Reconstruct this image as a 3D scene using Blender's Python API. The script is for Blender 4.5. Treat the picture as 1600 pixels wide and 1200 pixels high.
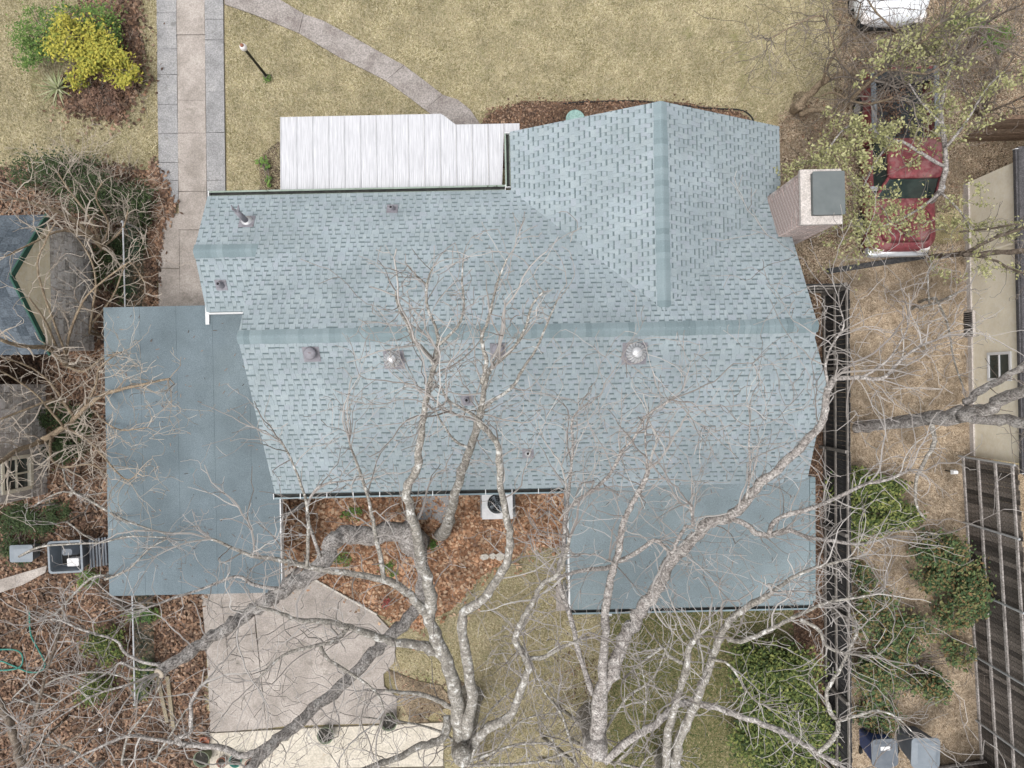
import bpy, math, random
import numpy as np
from mathutils import Vector, Matrix

random.seed(7); rng = np.random.default_rng(7)
scn = bpy.context.scene
for o in list(bpy.data.objects): bpy.data.objects.remove(o)

# ------------------------------------------------------------------ camera, sky, sun, exposure
CAM_H, FOC, YAW = 22.0, 1110.0, math.radians(1.2)      # drone looking straight down
cam_d = bpy.data.cameras.new('camera'); cam = bpy.data.objects.new('camera', cam_d)
scn.collection.objects.link(cam)
cam.location = (0, 0, CAM_H); cam.rotation_euler = (0, 0, -YAW)
cam_d.sensor_width = 36; cam_d.lens = FOC * 36 / 1600; cam_d.clip_end = 500
scn.camera = cam
SUN_EL, SUN_AZ = math.radians(72), math.radians(235)
world = bpy.data.worlds.new('World'); scn.world = world; world.use_nodes = True
nt = world.node_tree; bg = nt.nodes['Background']
sky = nt.nodes.new('ShaderNodeTexSky'); sky.sky_type = 'NISHITA'; sky.sun_disc = False
sky.sun_elevation = SUN_EL; sky.sun_rotation = SUN_AZ; sky.dust_density = 4; sky.air_density = 1.0
hs = nt.nodes.new('ShaderNodeHueSaturation'); hs.inputs['Saturation'].default_value = 0.16   # overcast: grey cloud light
nt.links.new(sky.outputs[0], hs.inputs['Color']); nt.links.new(hs.outputs[0], bg.inputs['Color'])
bg.inputs['Strength'].default_value = 0.15
sd = bpy.data.lights.new('sun', 'SUN'); sd.energy = 1.0; sd.angle = math.radians(32); sd.color = (1.0, 0.975, 0.94)
sun = bpy.data.objects.new('sun', sd); scn.collection.objects.link(sun)
sdir = Vector((math.sin(SUN_AZ) * math.cos(SUN_EL), math.cos(SUN_AZ) * math.cos(SUN_EL), math.sin(SUN_EL)))
sun.rotation_euler = (-sdir).to_track_quat('-Z', 'Y').to_euler()
scn.view_settings.view_transform = 'Standard'; scn.view_settings.look = 'None'
scn.view_settings.gamma = 1; scn.view_settings.use_curve_mapping = False
scn.view_settings.exposure = 0.62
scn.cycles.max_bounces = 3; scn.cycles.use_adaptive_sampling = True; scn.cycles.adaptive_threshold = 0.02
scn.cycles.use_denoising = True

# ------------------------------------------------------------------ helpers
def W(px, py, z=0.0):
    """a point of the survey picture at height z, in metres (house-aligned axes)"""
    u = (px - 800) / FOC * (CAM_H - z); v = -(py - 600) / FOC * (CAM_H - z)
    c, s = math.cos(-YAW), math.sin(-YAW)
    return Vector((c * u - s * v, s * u + c * v, z))
def link(o): scn.collection.objects.link(o); return o
def tag(o, label=None, cat=None, group=None, kind=None):
    if label: o['label'] = label
    if cat: o['category'] = cat
    if group: o['group'] = group
    if kind: o['kind'] = kind
    return o
def thing(name, label, cat, loc=(0, 0, 0), group=None):
    o = link(bpy.data.objects.new(name, None)); o.location = loc; o.empty_display_size = 0.2
    return tag(o, label, cat, group)
def world_of(o):
    v = Vector(o.location)
    while o.parent: o = o.parent; v = v + o.location
    return v
def obj(name, verts, faces, mats, parent=None, mi=None, smooth=False):
    me = bpy.data.meshes.new(name)
    me.from_pydata([tuple(v) for v in verts], [], faces)
    if not isinstance(mats, (list, tuple)): mats = [mats]
    for m in mats: me.materials.append(m)
    if mi is not None: me.polygons.foreach_set('material_index', mi)
    if smooth: me.polygons.foreach_set('use_smooth', [True] * len(faces))
    me.update()
    o = link(bpy.data.objects.new(name, me))
    if parent is not None:
        o.parent = parent; o.location = -world_of(parent)
    return o
def fast_mesh(name, V, nper, mats, parent=None):
    """V: (N, nper, 3) array of separate faces"""
    N = len(V); me = bpy.data.meshes.new(name)
    me.vertices.add(N * nper); me.vertices.foreach_set('co', np.ascontiguousarray(V, dtype=np.float32).ravel())
    me.loops.add(N * nper); me.loops.foreach_set('vertex_index', np.arange(N * nper, dtype=np.int32))
    me.polygons.add(N); me.polygons.foreach_set('loop_start', np.arange(0, N * nper, nper, dtype=np.int32))
    try: me.polygons.foreach_set('loop_total', np.full(N, nper, dtype=np.int32))
    except Exception: pass
    for m in (mats if isinstance(mats, (list, tuple)) else [mats]): me.materials.append(m)
    me.update(calc_edges=True)
    o = link(bpy.data.objects.new(name, me))
    if parent is not None: o.parent = parent; o.location = -world_of(parent)
    return o
class MB:
    """collects shapes; build() makes ONE mesh object"""
    def __init__(s): s.v = []; s.f = []; s.m = []
    def add(s, v, f, m=0):
        n = len(s.v); s.v += [tuple(p) for p in v]; s.f += [tuple(i + n for i in q) for q in f]; s.m += [m] * len(f)
    def box(s, a, b, m=0, rot=None, at=None):
        (x0, y0, z0), (x1, y1, z1) = a, b
        v = [Vector(p) for p in ((x0, y0, z0), (x1, y0, z0), (x1, y1, z0), (x0, y1, z0), (x0, y0, z1), (x1, y0, z1), (x1, y1, z1), (x0, y1, z1))]
        if rot is not None: v = [rot @ p for p in v]
        if at is not None: v = [p + Vector(at) for p in v]
        s.add(v, [(0, 3, 2, 1), (4, 5, 6, 7), (0, 1, 5, 4), (1, 2, 6, 5), (2, 3, 7, 6), (3, 0, 4, 7)], m)
    def beam(s, a, b, w, h, m=0):
        a = Vector(a); b = Vector(b); d = (b - a).normalized()
        up = Vector((0, 0, 1)) if abs(d.z) < 0.95 else Vector((0, 1, 0))
        x = d.cross(up).normalized(); y = x.cross(d)
        v = []
        for p in (a, b):
            for (i, j) in ((-1, -1), (1, -1), (1, 1), (-1, 1)): v.append(p + x * (i * w / 2) + y * (j * h / 2))
        s.add(v, [(0, 1, 2, 3), (7, 6, 5, 4), (0, 4, 5, 1), (1, 5, 6, 2), (2, 6, 7, 3), (3, 7, 4, 0)], m)
    def prism(s, poly, z0, z1, m=0, mside=None):
        """poly of (x, y) or (x, y, z); z0/z1 numbers or offsets when points carry z"""
        n = len(poly)
        ar = sum(poly[i][0] * poly[(i + 1) % n][1] - poly[(i + 1) % n][0] * poly[i][1] for i in range(n))
        if ar < 0: poly = poly[::-1]
        lo = [(p[0], p[1], (p[2] if len(p) > 2 else 0) + z0) for p in poly]
        hi = [(p[0], p[1], (p[2] if len(p) > 2 else 0) + z1) for p in poly]
        k = len(s.v); s.v += lo + hi
        s.f.append(tuple(k + n + i for i in range(n))); s.m.append(m)
        s.f.append(tuple(k + n - 1 - i for i in range(n))); s.m.append(m if mside is None else mside)
        for i in range(n):
            j = (i + 1) % n; s.f.append((k + i, k + j, k + n + j, k + n + i)); s.m.append(m if mside is None else mside)
    def tube(s, pts, rad, n=6, m=0, cap=True, bumpy=0.0):
        pts = [Vector(p) for p in pts]; k = len(s.v); N = len(pts)
        if not hasattr(rad, '__len__'): rad = [rad] * N
        d = (pts[1] - pts[0]).normalized()
        ref = Vector((0, 0, 1)) if abs(d.z) < 0.9 else Vector((1, 0, 0))
        x = d.cross(ref).normalized()
        for i, p in enumerate(pts):
            if 0 < i < N - 1: d = (pts[i + 1] - pts[i - 1])
            elif i == N - 1: d = pts[i] - pts[i - 1]
            if d.length < 1e-9: d = Vector((0, 0, 1))
            d.normalize(); x = (x - d * x.dot(d))
            if x.length < 1e-6: x = d.orthogonal()
            x.normalize(); y = d.cross(x)
            for q in range(n):
                a = 2 * math.pi * q / n; r = rad[i] * (1 + (random.uniform(-bumpy, bumpy) if bumpy else 0))
                t = p + x * (r * math.cos(a)) + y * (r * math.sin(a)); s.v.append((t.x, t.y, t.z))
        for i in range(N - 1):
            for q in range(n):
                a = k + i * n + q; b = k + i * n + (q + 1) % n
                s.f.append((a, b, b + n, a + n)); s.m.append(m)
        if cap:
            s.f.append(tuple(k + q for q in range(n))[::-1]); s.m.append(m)
            s.f.append(tuple(k + (N - 1) * n + q for q in range(n))); s.m.append(m)
    def lathe(s, prof, at, n=16, m=0, axis=None):
        """prof: (r, z) list"""
        k = len(s.v); at = Vector(at); M = axis if axis is not None else Matrix.Identity(3)
        for (r, z) in prof:
            for q in range(n):
                a = 2 * math.pi * q / n; p = M @ Vector((r * math.cos(a), r * math.sin(a), z)) + at; s.v.append(tuple(p))
        for i in range(len(prof) - 1):
            for q in range(n):
                a = k + i * n + q; b = k + i * n + (q + 1) % n
                s.f.append((a, b, b + n, a + n)); s.m.append(m)
        s.f.append(tuple(k + q for q in range(n))[::-1]); s.m.append(m)
        s.f.append(tuple(k + (len(prof) - 1) * n + q for q in range(n))); s.m.append(m)
    def loft(s, secs, m=0, seg=4, cap=True, T=None):
        """secs: (x0, x1, y0, y1, z, corner radius): a stack of rounded rectangles"""
        k = len(s.v); n = 4 * (seg + 1)
        for (x0, x1, y0, y1, z, r) in secs:
            r = min(r, (x1 - x0) / 2 - 1e-4, (y1 - y0) / 2 - 1e-4)
            for ci, (cx, cy) in enumerate(((x1 - r, y1 - r), (x0 + r, y1 - r), (x0 + r, y0 + r), (x1 - r, y0 + r))):
                for q in range(seg + 1):
                    a = math.pi / 2 * (ci + q / seg); p = Vector((cx + r * math.cos(a), cy + r * math.sin(a), z))
                    if T is not None: p = T @ p
                    s.v.append(tuple(p))
        for i in range(len(secs) - 1):
            for q in range(n):
                a = k + i * n + q; b = k + i * n + (q + 1) % n
                s.f.append((a, b, b + n, a + n)); s.m.append(m)
        if cap:
            s.f.append(tuple(k + q for q in range(n))[::-1]); s.m.append(m)
            s.f.append(tuple(k + (len(secs) - 1) * n + q for q in range(n))); s.m.append(m)
    def build(s, name, mats, parent=None, smooth=False):
        return obj(name, s.v, s.f, mats, parent, s.m, smooth)

# ------------------------------------------------------------------ materials
def lin(c):
    return tuple(((x / 255) / 12.92 if x / 255 <= 0.04045 else ((x / 255 + 0.055) / 1.055) ** 2.4) for x in c)
GAIN = {'concrete_mat': .84, 'concrete_grey_mat': .84, 'walk_mat': .9, 'cream_slab_mat': .86, 'leaf_litter_mat': .88, 'mulch_mat': .7, 'soil_mat': .8, 'white_metal_mat': .66, 'white_paint_mat': .85,
        'cream_wall_mat': 1.55, 'cream_board_mat': 1.6, 'stone_mat': 1.9, 'mortar_cap_mat': 1.0, 'tall_board_mat': 1.35, 'grey_wood_mat': 1.25, 'weathered_rail_mat': 1.2, 'ridge_cap_mat': .93, 'bark_grey_mat': 1.25, 'court_mat': .95,
        'evergreen_leaf_mat': 1.25, 'holly_leaf_mat': 1.35, 'ivy_leaf_mat': 1.1, 'lawn_mat': .95, 'brown_ground_mat': .9, 'chimney_brick_mat': 1.25, 'flagstone_mat': .85, 'roll_roofing_mat': .80, 'black_paint_mat': 1, 'slate_roof_mat': 1.4, 'leaf_orange_mat': 1.15, 'bud_leaf_mat': 1.1}
def mat(name, cols, scale=6.0, rough=0.85, island=False, fine=None, fine_amt=0.3, bump=0.0, bscale=60, metal=0.0,
        stretch=None, patch=None, spec=0.3, detail=3, blot=None):
    """cols: list of linear colours put on a ramp driven by noise (or by random-per-island); fine: scale of a second, small speckle;
    patch = (colour, scale, threshold): blotches of a second colour (lichen, dirt)"""
    gk = GAIN.get(name, 1.0); cols = [tuple(x * gk for x in c) for c in cols]
    m = bpy.data.materials.new(name); m.use_nodes = True; t = m.node_tree; N = t.nodes; L = t.links
    b = N['Principled BSDF']; b.inputs['Roughness'].default_value = rough; b.inputs['Metallic'].default_value = metal
    b.inputs['Specular IOR Level'].default_value = spec
    tc = N.new('ShaderNodeTexCoord'); mp = N.new('ShaderNodeMapping'); L.new(tc.outputs['Object'], mp.inputs[0])
    if stretch: mp.inputs['Scale'].default_value = stretch
    def noise(sc, dt=detail):
        n = N.new('ShaderNodeTexNoise'); n.inputs['Scale'].default_value = sc; n.inputs['Detail'].default_value = dt
        n.inputs['Roughness'].default_value = 0.68
        L.new(mp.outputs[0], n.inputs['Vector']); return n.outputs['Fac']
    r = N.new('ShaderNodeValToRGB'); e = r.color_ramp.elements
    lo, hi = (0.0, 1.0) if island else (0.32, 0.68)
    while len(e) < len(cols): e.new(0.5)
    for i, c in enumerate(cols):
        e[i].position = lo + (hi - lo) * i / max(1, len(cols) - 1); e[i].color = (*c[:3], 1)
    if island:
        g = N.new('ShaderNodeNewGeometry'); oi = N.new('ShaderNodeObjectInfo')
        ad = N.new('ShaderNodeMath'); ad.operation = 'ADD'; fr = N.new('ShaderNodeMath'); fr.operation = 'FRACT'
        L.new(g.outputs['Random Per Island'], ad.inputs[0]); L.new(oi.outputs['Random'], ad.inputs[1]); L.new(ad.outputs[0], fr.inputs[0])
        L.new(fr.outputs[0], r.inputs[0])
    else: L.new(noise(scale), r.inputs[0])
    col = r.outputs[0]
    if fine:
        mx = N.new('ShaderNodeMix'); mx.data_type = 'RGBA'; mx.blend_type = 'OVERLAY'; mx.inputs[0].default_value = fine_amt
        cr = N.new('ShaderNodeValToRGB'); cr.color_ramp.elements[0].position = 0.35; cr.color_ramp.elements[1].position = 0.65
        L.new(noise(fine, 3), cr.inputs[0]); L.new(col, mx.inputs[6]); L.new(cr.outputs[0], mx.inputs[7]); col = mx.outputs[2]
    if blot:                                                         # broad weathering
        mx = N.new('ShaderNodeMix'); mx.data_type = 'RGBA'; mx.blend_type = 'OVERLAY'; mx.inputs[0].default_value = blot[1]
        cr = N.new('ShaderNodeValToRGB'); cr.color_ramp.elements[0].position = 0.3; cr.color_ramp.elements[1].position = 0.7
        cr.color_ramp.elements[0].color = (.18, .18, .17, 1); cr.color_ramp.elements[1].color = (.82, .80, .82, 1)
        L.new(noise(blot[0], 3), cr.inputs[0]); L.new(col, mx.inputs[6]); L.new(cr.outputs[0], mx.inputs[7]); col = mx.outputs[2]
    if patch:
        pc, ps, th = patch
        mx = N.new('ShaderNodeMix'); mx.data_type = 'RGBA'; cr = N.new('ShaderNodeValToRGB')
        cr.color_ramp.elements[0].position = th; cr.color_ramp.elements[1].position = min(0.99, th + 0.08)
        L.new(noise(ps, 4), cr.inputs[0]); L.new(cr.outputs[0], mx.inputs[0]); L.new(col, mx.inputs[6]); mx.inputs[7].default_value = (*pc, 1); col = mx.outputs[2]
    L.new(col, b.inputs['Base Color'])
    if bump:
        bp = N.new('ShaderNodeBump'); bp.inputs['Strength'].default_value = bump; bp.inputs['Distance'].default_value = 0.02
        L.new(noise(bscale, 3), bp.inputs['Height']); L.new(bp.outputs[0], b.inputs['Normal'])
    return m
M = {}
M['lawn'] = mat('lawn_mat', [(.17, .145, .075), (.27, .225, .125), (.36, .30, .19), (.20, .19, .09)], 0.7, fine=38, fine_amt=.75, bump=.7, bscale=45)
M['grass'] = mat('grass_mat', [(.18, .16, .075), (.30, .265, .145), (.43, .375, .235), (.52, .46, .32), (.25, .235, .11)], island=True, blot=(1.1, .42), patch=((.25, .235, .115), .45, .60))
M['grass_green'] = mat('grass_green_mat', [(.05, .08, .025), (.12, .14, .05), (.20, .18, .08), (.27, .23, .12)], island=True)
M['green_lawn'] = mat('green_lawn_mat', [(.05, .14, .02), (.10, .22, .04)], 8, fine=60, fine_amt=.5)
M['soil'] = mat('soil_mat', [(.05, .035, .025), (.12, .085, .06), (.20, .15, .11)], 3, fine=30, fine_amt=.7, bump=.8, bscale=30)
M['mulch'] = mat('mulch_mat', [(.07, .04, .028), (.16, .095, .06), (.24, .16, .11)], 4, fine=28, fine_amt=.75, bump=.8, bscale=30)
M['court'] = mat('court_mat', [(.12, .06, .035), (.24, .125, .07), (.33, .20, .12)], 3, fine=28, fine_amt=.7, bump=.8, bscale=30)
M['straw'] = mat('straw_ground_mat', [(.16, .115, .075), (.27, .205, .135), (.35, .275, .19)], 2.2, fine=34, fine_amt=.7, bump=.8, bscale=45)
M['brown_ground'] = mat('brown_ground_mat', [(.10, .075, .05), (.19, .145, .095), (.27, .21, .14)], 1.5, fine=30, fine_amt=.7, bump=.8, bscale=40)
M['leaf_litter'] = mat('leaf_litter_mat', [(.035, .022, .016), (.14, .08, .05), (.25, .145, .09), (.36, .25, .175), (.09, .06, .045), (.20, .12, .085)], island=True, fine=.8, fine_amt=.45)
M['leaf_orange'] = mat('leaf_orange_mat', [(.13, .065, .035), (.26, .135, .075), (.36, .205, .12), (.43, .31, .21), (.15, .085, .06)], island=True, fine=1.5, fine_amt=.35)
M['straw_blade'] = mat('straw_blade_mat', [(.14, .10, .065), (.28, .21, .14), (.40, .315, .225), (.50, .42, .32)], island=True, fine=.9, fine_amt=.4)
M['concrete'] = mat('concrete_mat', [(.30, .265, .235), (.39, .345, .31), (.47, .42, .38)], 1.1, fine=24, fine_amt=.2, bump=.2, bscale=50, patch=((.22, .195, .17), 1.6, .60))
M['concrete_grey'] = mat('concrete_grey_mat', [(.24, .235, .235), (.31, .305, .305), (.37, .36, .355)], 1.6, fine=26, fine_amt=.28, bump=.3, bscale=50, patch=((.18, .175, .17), 2.5, .61))
M['walk'] = mat('walk_mat', [(.23, .20, .185), (.30, .27, .25), (.35, .315, .295)], 1.8, fine=26, fine_amt=.35, bump=.25, bscale=50)
M['cream_slab'] = mat('cream_slab_mat', [(.50, .45, .37), (.60, .545, .46)], 1.5, fine=18, fine_amt=.2, patch=((.40, .34, .27), 2.5, .62))
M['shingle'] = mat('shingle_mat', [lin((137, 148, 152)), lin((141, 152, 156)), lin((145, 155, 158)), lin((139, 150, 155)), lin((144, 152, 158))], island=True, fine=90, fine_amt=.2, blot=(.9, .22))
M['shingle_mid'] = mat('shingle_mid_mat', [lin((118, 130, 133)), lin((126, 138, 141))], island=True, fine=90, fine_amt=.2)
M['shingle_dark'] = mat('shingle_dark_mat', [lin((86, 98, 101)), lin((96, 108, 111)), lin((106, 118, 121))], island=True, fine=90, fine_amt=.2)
M['cap'] = mat('ridge_cap_mat', [lin((112, 127, 131)), lin((122, 137, 141)), lin((132, 146, 150)), lin((118, 133, 137))], island=True, fine=90, fine_amt=.2)
M['roll_hazed'] = mat('roll_roofing_hazed_mat', [lin((112, 124, 128)), lin((119, 131, 135)), lin((126, 138, 141))], .35, fine=70, fine_amt=.3, blot=(.6, .22), patch=(lin((98, 115, 121)), 1.1, .66))  # same roll roofing, lightened: a veil of haze is painted into the colour
M['roll'] = mat('roll_roofing_mat', [lin((106, 119, 125)), lin((114, 127, 133)), lin((122, 135, 140))], .35, fine=70, fine_amt=.3, blot=(.55, .25), patch=(lin((94, 112, 118)), 1.1, .66))
M['deck'] = mat('roof_edge_mat', [lin((96, 112, 116)), lin((110, 126, 130))], 3)
M['white_metal'] = mat('white_metal_mat', [(.66, .66, .69), (.74, .74, .77), (.80, .80, .83)], 2.5, rough=.55, stretch=(14, .5, 1), fine=3, fine_amt=.14, patch=((.42, .42, .45), 1.8, .655))
M['white'] = mat('white_paint_mat', [(.72, .72, .72), (.80, .80, .80)], 5, rough=.6)
M['gutter'] = mat('gutter_mat', [lin((118, 130, 120)), lin((140, 152, 142))], 2, rough=.6, patch=(lin((84, 92, 78)), 5, .6))
M['gutter_grey'] = mat('gutter_grey_mat', [lin((110, 125, 130)), lin((130, 145, 150))], 2, rough=.6)
M['gutter_dark'] = mat('gutter_floor_mat', [(.02, .022, .022), (.05, .05, .045)], 8)  # near black floor of the open trough
M['siding'] = mat('siding_mat', [lin((122, 134, 142)), lin((142, 153, 160))], 3, rough=.7, fine=20, fine_amt=.2)
M['brick'] = mat('chimney_brick_mat', [(.22, .17, .155), (.33, .27, .25), (.42, .37, .35)], 3, fine=30, fine_amt=.4, bump=.5, bscale=30, patch=((.45, .42, .40), 5, .62))
M['mortar'] = mat('mortar_cap_mat', [(.42, .38, .35), (.52, .48, .45)], 5, fine=30, fine_amt=.3)
M['cap_metal'] = mat('chimney_cap_mat', [lin((92, 98, 98)), lin((102, 107, 107))], 3, rough=.6)
M['vent'] = mat('vent_paint_mat', [lin((118, 116, 122)), lin((136, 134, 140))], 8, rough=.6, patch=(lin((104, 92, 92)), 9, .6))
M['alu'] = mat('aluminium_mat', [(.42, .42, .43), (.55, .55, .56)], 8, rough=.4, metal=.4)
M['steel'] = mat('galvanised_mat', [(.36, .37, .38), (.48, .49, .50)], 6, rough=.45, metal=.3)
M['black'] = mat('black_paint_mat', [(.008, .008, .008), (.016, .016, .016)], 5, rough=.5)
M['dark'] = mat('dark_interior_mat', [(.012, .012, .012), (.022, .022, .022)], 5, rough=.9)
M['fence_dark'] = mat('weathered_fence_mat', [(.022, .023, .025), (.045, .045, .047), (.075, .072, .07)], 3, stretch=(6, 6, .7), fine=20, fine_amt=.4)
M['rail'] = mat('weathered_rail_mat', [(.10, .09, .08), (.17, .155, .14), (.23, .21, .195)], 4, stretch=(5, .8, 5), fine=20, fine_amt=.4)
M['tall_board'] = mat('tall_board_mat', [(.03, .026, .023), (.055, .047, .041), (.09, .077, .067), (.13, .112, .098)], island=True, fine=14, fine_amt=.5)
M['grey_wood'] = mat('grey_wood_mat', [(.16, .145, .135), (.24, .22, .205), (.30, .28, .265)], 4, fine=20, fine_amt=.4)
M['brown_board'] = mat('brown_board_mat', [(.13, .085, .058), (.18, .125, .09), (.23, .17, .125)], island=True, fine=14, fine_amt=.4)
M['cream'] = mat('cream_wall_mat', [(.46, .42, .335), (.54, .50, .41)], 1.2, fine=12, fine_amt=.12, rough=.75)
M['cream_board'] = mat('cream_board_mat', [(.46, .41, .31), (.53, .475, .365)], island=True, fine=10, fine_amt=.15)
M['stone'] = mat('stone_mat', [(.22, .205, .19), (.33, .31, .295), (.42, .40, .385), (.27, .25, .23)], island=True, fine=14, fine_amt=.45, bump=.5, bscale=25)
M['slate'] = mat('slate_roof_mat', [(.035, .045, .055), (.055, .067, .08), (.08, .095, .11)], island=True, fine=20, fine_amt=.35)
M['green_trim'] = mat('green_trim_mat', [(.02, .07, .05), (.035, .10, .075)], 4, rough=.6)
M['dark_roof'] = mat('dark_roof_mat', [(.05, .048, .05), (.09, .085, .088)], 5, fine=40, fine_amt=.5)
M['glass'] = mat('window_glass_mat', [(.02, .03, .03), (.04, .06, .055)], 2, rough=.08, spec=.6)
M['red_paint'] = mat('red_car_paint_mat', [(.17, .04, .048), (.22, .055, .062)], 3, rough=.5, spec=.35, fine=9, fine_amt=.3, patch=((.25, .11, .11), 2.0, .52))
M['white_paint'] = mat('white_car_paint_mat', [(.70, .72, .75), (.78, .80, .83)], 3, rough=.25, spec=.5)
M['chrome'] = mat('chrome_mat', [(.5, .52, .54), (.62, .63, .64)], 5, rough=.25, metal=.7)
M['bed_liner'] = mat('bed_liner_mat', [(.03, .034, .037), (.055, .06, .065)], 5, rough=.7)
M['grey_metal'] = mat('grey_metal_mat', [(.16, .18, .20), (.24, .26, .28)], 5, rough=.5, metal=.2)
M['rubber'] = mat('rubber_mat', [(.015, .015, .015), (.03, .03, .03)], 9, rough=.85)
M['bin_grey'] = mat('bin_grey_mat', [(.15, .175, .20), (.195, .22, .245)], 3, rough=.5, spec=.4)
M['bin_slate'] = mat('bin_slate_mat', [(.10, .115, .135), (.14, .155, .175)], 3, rough=.55)
M['bin_blue'] = mat('bin_blue_mat', [(.03, .06, .17), (.05, .085, .22)], 3, rough=.5)
M['paper'] = mat('paper_mat', [(.55, .55, .56), (.68, .67, .67)], 5)
M['bark_grey'] = mat('bark_grey_mat', [(.13, .115, .105), (.235, .215, .20), (.34, .32, .30)], 7, stretch=(1, 1, .6), fine=26, fine_amt=.6, bump=.9, bscale=24, patch=((.42, .40, .37), 9, .64))
M['bark_lichen'] = mat('bark_lichen_mat', [(.16, .145, .125), (.27, .25, .22), (.36, .34, .31)], 7, fine=26, fine_amt=.5, bump=.9, bscale=24, patch=((.62, .61, .58), 7, .57))
M['bark_tan'] = mat('bark_tan_mat', [(.16, .12, .08), (.25, .19, .13), (.31, .25, .175)], 7, fine=24, fine_amt=.4, bump=.6)
M['bark_brown'] = mat('bark_brown_mat', [(.09, .07, .055), (.17, .135, .105), (.25, .205, .165)], 7, fine=24, fine_amt=.4, bump=.6)
M['twig'] = mat('twig_mat', [(.17, .15, .135), (.29, .265, .245), (.38, .355, .335), (.23, .205, .19), (.48, .455, .43)], island=True)
M['twig_tan'] = mat('twig_tan_mat', [(.24, .20, .16), (.36, .305, .25), (.47, .415, .35), (.29, .245, .20)], island=True)
M['twig_dark'] = mat('twig_dark_mat', [(.085, .07, .06), (.15, .125, .105), (.22, .19, .165)], island=True)
M['cut_wood'] = mat('cut_wood_mat', [(.42, .36, .28), (.55, .48, .40)], 14)
M['yellow_leaf'] = mat('yellow_leaf_mat', [(.14, .17, .03), (.34, .31, .05), (.46, .40, .07), (.22, .24, .045), (.40, .35, .06)], island=True)
M['fresh_leaf'] = mat('fresh_leaf_mat', [(.05, .10, .025), (.10, .17, .04), (.16, .24, .06)], island=True)
M['bud_leaf'] = mat('bud_leaf_mat', [(.15, .155, .06), (.27, .265, .12), (.37, .36, .19), (.20, .20, .085), (.12, .12, .06)], island=True)
M['ever_leaf'] = mat('evergreen_leaf_mat', [(.016, .026, .010), (.035, .055, .016), (.06, .085, .022), (.10, .125, .035), (.19, .20, .06), (.03, .05, .015)], island=True)
M['holly_leaf'] = mat('holly_leaf_mat', [(.016, .03, .014), (.035, .06, .024), (.06, .095, .035), (.14, .085, .04), (.10, .13, .05)], island=True)
M['ivy_leaf'] = mat('ivy_leaf_mat', [(.018, .03, .013), (.035, .055, .02), (.055, .08, .03)], island=True)
M['dry_leaf'] = mat('dry_shrub_mat', [(.10, .06, .045), (.18, .11, .08), (.26, .16, .11)], island=True)
M['yucca'] = mat('yucca_mat', [(.17, .20, .09), (.30, .32, .17), (.44, .44, .29)], island=True)
M['red_leaf'] = mat('red_leaf_mat', [(.22, .06, .05), (.36, .10, .085)], island=True)
M['pot_green'] = mat('pot_rim_mat', [(.11, .14, .09), (.24, .27, .19)], 6, rough=.5)
M['pot_soil'] = mat('pot_soil_mat', [(.012, .012, .010), (.04, .035, .028)], 20, fine=60, fine_amt=.5)
M['clay'] = mat('clay_mat', [(.25, .10, .06), (.33, .15, .10)], 8)
M['hose'] = mat('hose_mat', [(.03, .16, .13), (.05, .22, .18)], 8, rough=.5)
M['bath'] = mat('birdbath_mat', [lin((128, 158, 152)), lin((146, 172, 166))], 6, fine=20, fine_amt=.25, patch=(lin((100, 132, 120)), 9, .63))
M['lamp'] = mat('lamp_glass_mat', [(.70, .66, .64), (.80, .76, .74)], 5, rough=.3)
M['flag'] = mat('flagstone_mat', [(.48, .44, .38), (.60, .56, .50)], 6, fine=18, fine_amt=.3)
M['timber'] = mat('timber_mat', [(.20, .165, .11), (.30, .255, .18)], 5, stretch=(1, 6, 1), fine=20, fine_amt=.4)

# ------------------------------------------------------------------ ground
def px_poly(pts, z=0.0): return [W(x, y, 0)[:2] for x, y in pts]
def ragged(poly, step=0.35, amp=0.10):
    out = []
    n = len(poly)
    for i in range(n):
        a = Vector(poly[i]); b = Vector(poly[(i + 1) % n]); k = max(1, int((b - a).length / step))
        for j in range(k):
            p = a.lerp(b, j / k); w1 = math.sin(p.x * 1.9 + p.y * 2.7 + n) + math.sin(p.x * 3.7 - p.y * 4.1) * .7
            out.append((p.x + amp * (random.uniform(-1, 1) + w1), p.y + amp * (random.uniform(-1, 1) - w1)))
    return out
LEVEL = [0]
def sheet(name, pts, m, rag=0.10, parent=None):
    LEVEL[0] += 1; z = 0.004 * LEVEL[0]
    poly = px_poly(pts); poly = ragged(poly, amp=rag) if rag else poly
    b = MB(); b.prism(poly, z - 0.003 if z > .004 else 0.001, z, 0)
    o = b.build(name, M[m])
    return tag(o, kind='structure')
g = MB(); g.add([(-120, -120, 0), (120, -120, 0), (120, 120, 0), (-120, 120, 0)], [(0, 1, 2, 3)])
tag(g.build('ground', M['lawn']), kind='structure')
P_LEFT = [(-260, 560), (0, 560), (60, 590), (165, 480), (250, 470), (330, 480), (330, 940), (325, 1010), (330, 1400), (-260, 1400)]
P_LEFT2 = [(-260, 300), (30, 260), (150, 255), (235, 270), (258, 320), (250, 470), (165, 490), (60, 590), (-260, 590)]
P_UL = [(130, -60), (215, -60), (218, 60), (222, 130), (190, 188), (110, 175), (85, 150), (130, 100)]
P_FRONT = [(400, 306), (405, 262), (438, 222), (470, 240), (470, 306)]
P_BED = [(750, 195), (768, 168), (820, 160), (900, 158), (990, 157), (1080, 163), (1150, 172), (1178, 190), (1180, 260), (780, 260)]
P_SIDE = [(1215, 180), (1250, 160), (1340, 150), (1345, 420), (1330, 450), (1325, 520), (1250, 520), (1215, 380)]
P_TR = [(1305, -60), (1660, -60), (1660, 300), (1500, 300), (1340, 430), (1310, 200)]
P_STRAW = [(1300, 400), (1340, 400), (1510, 380), (1540, 380), (1540, 1240), (1305, 1240)]
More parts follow.
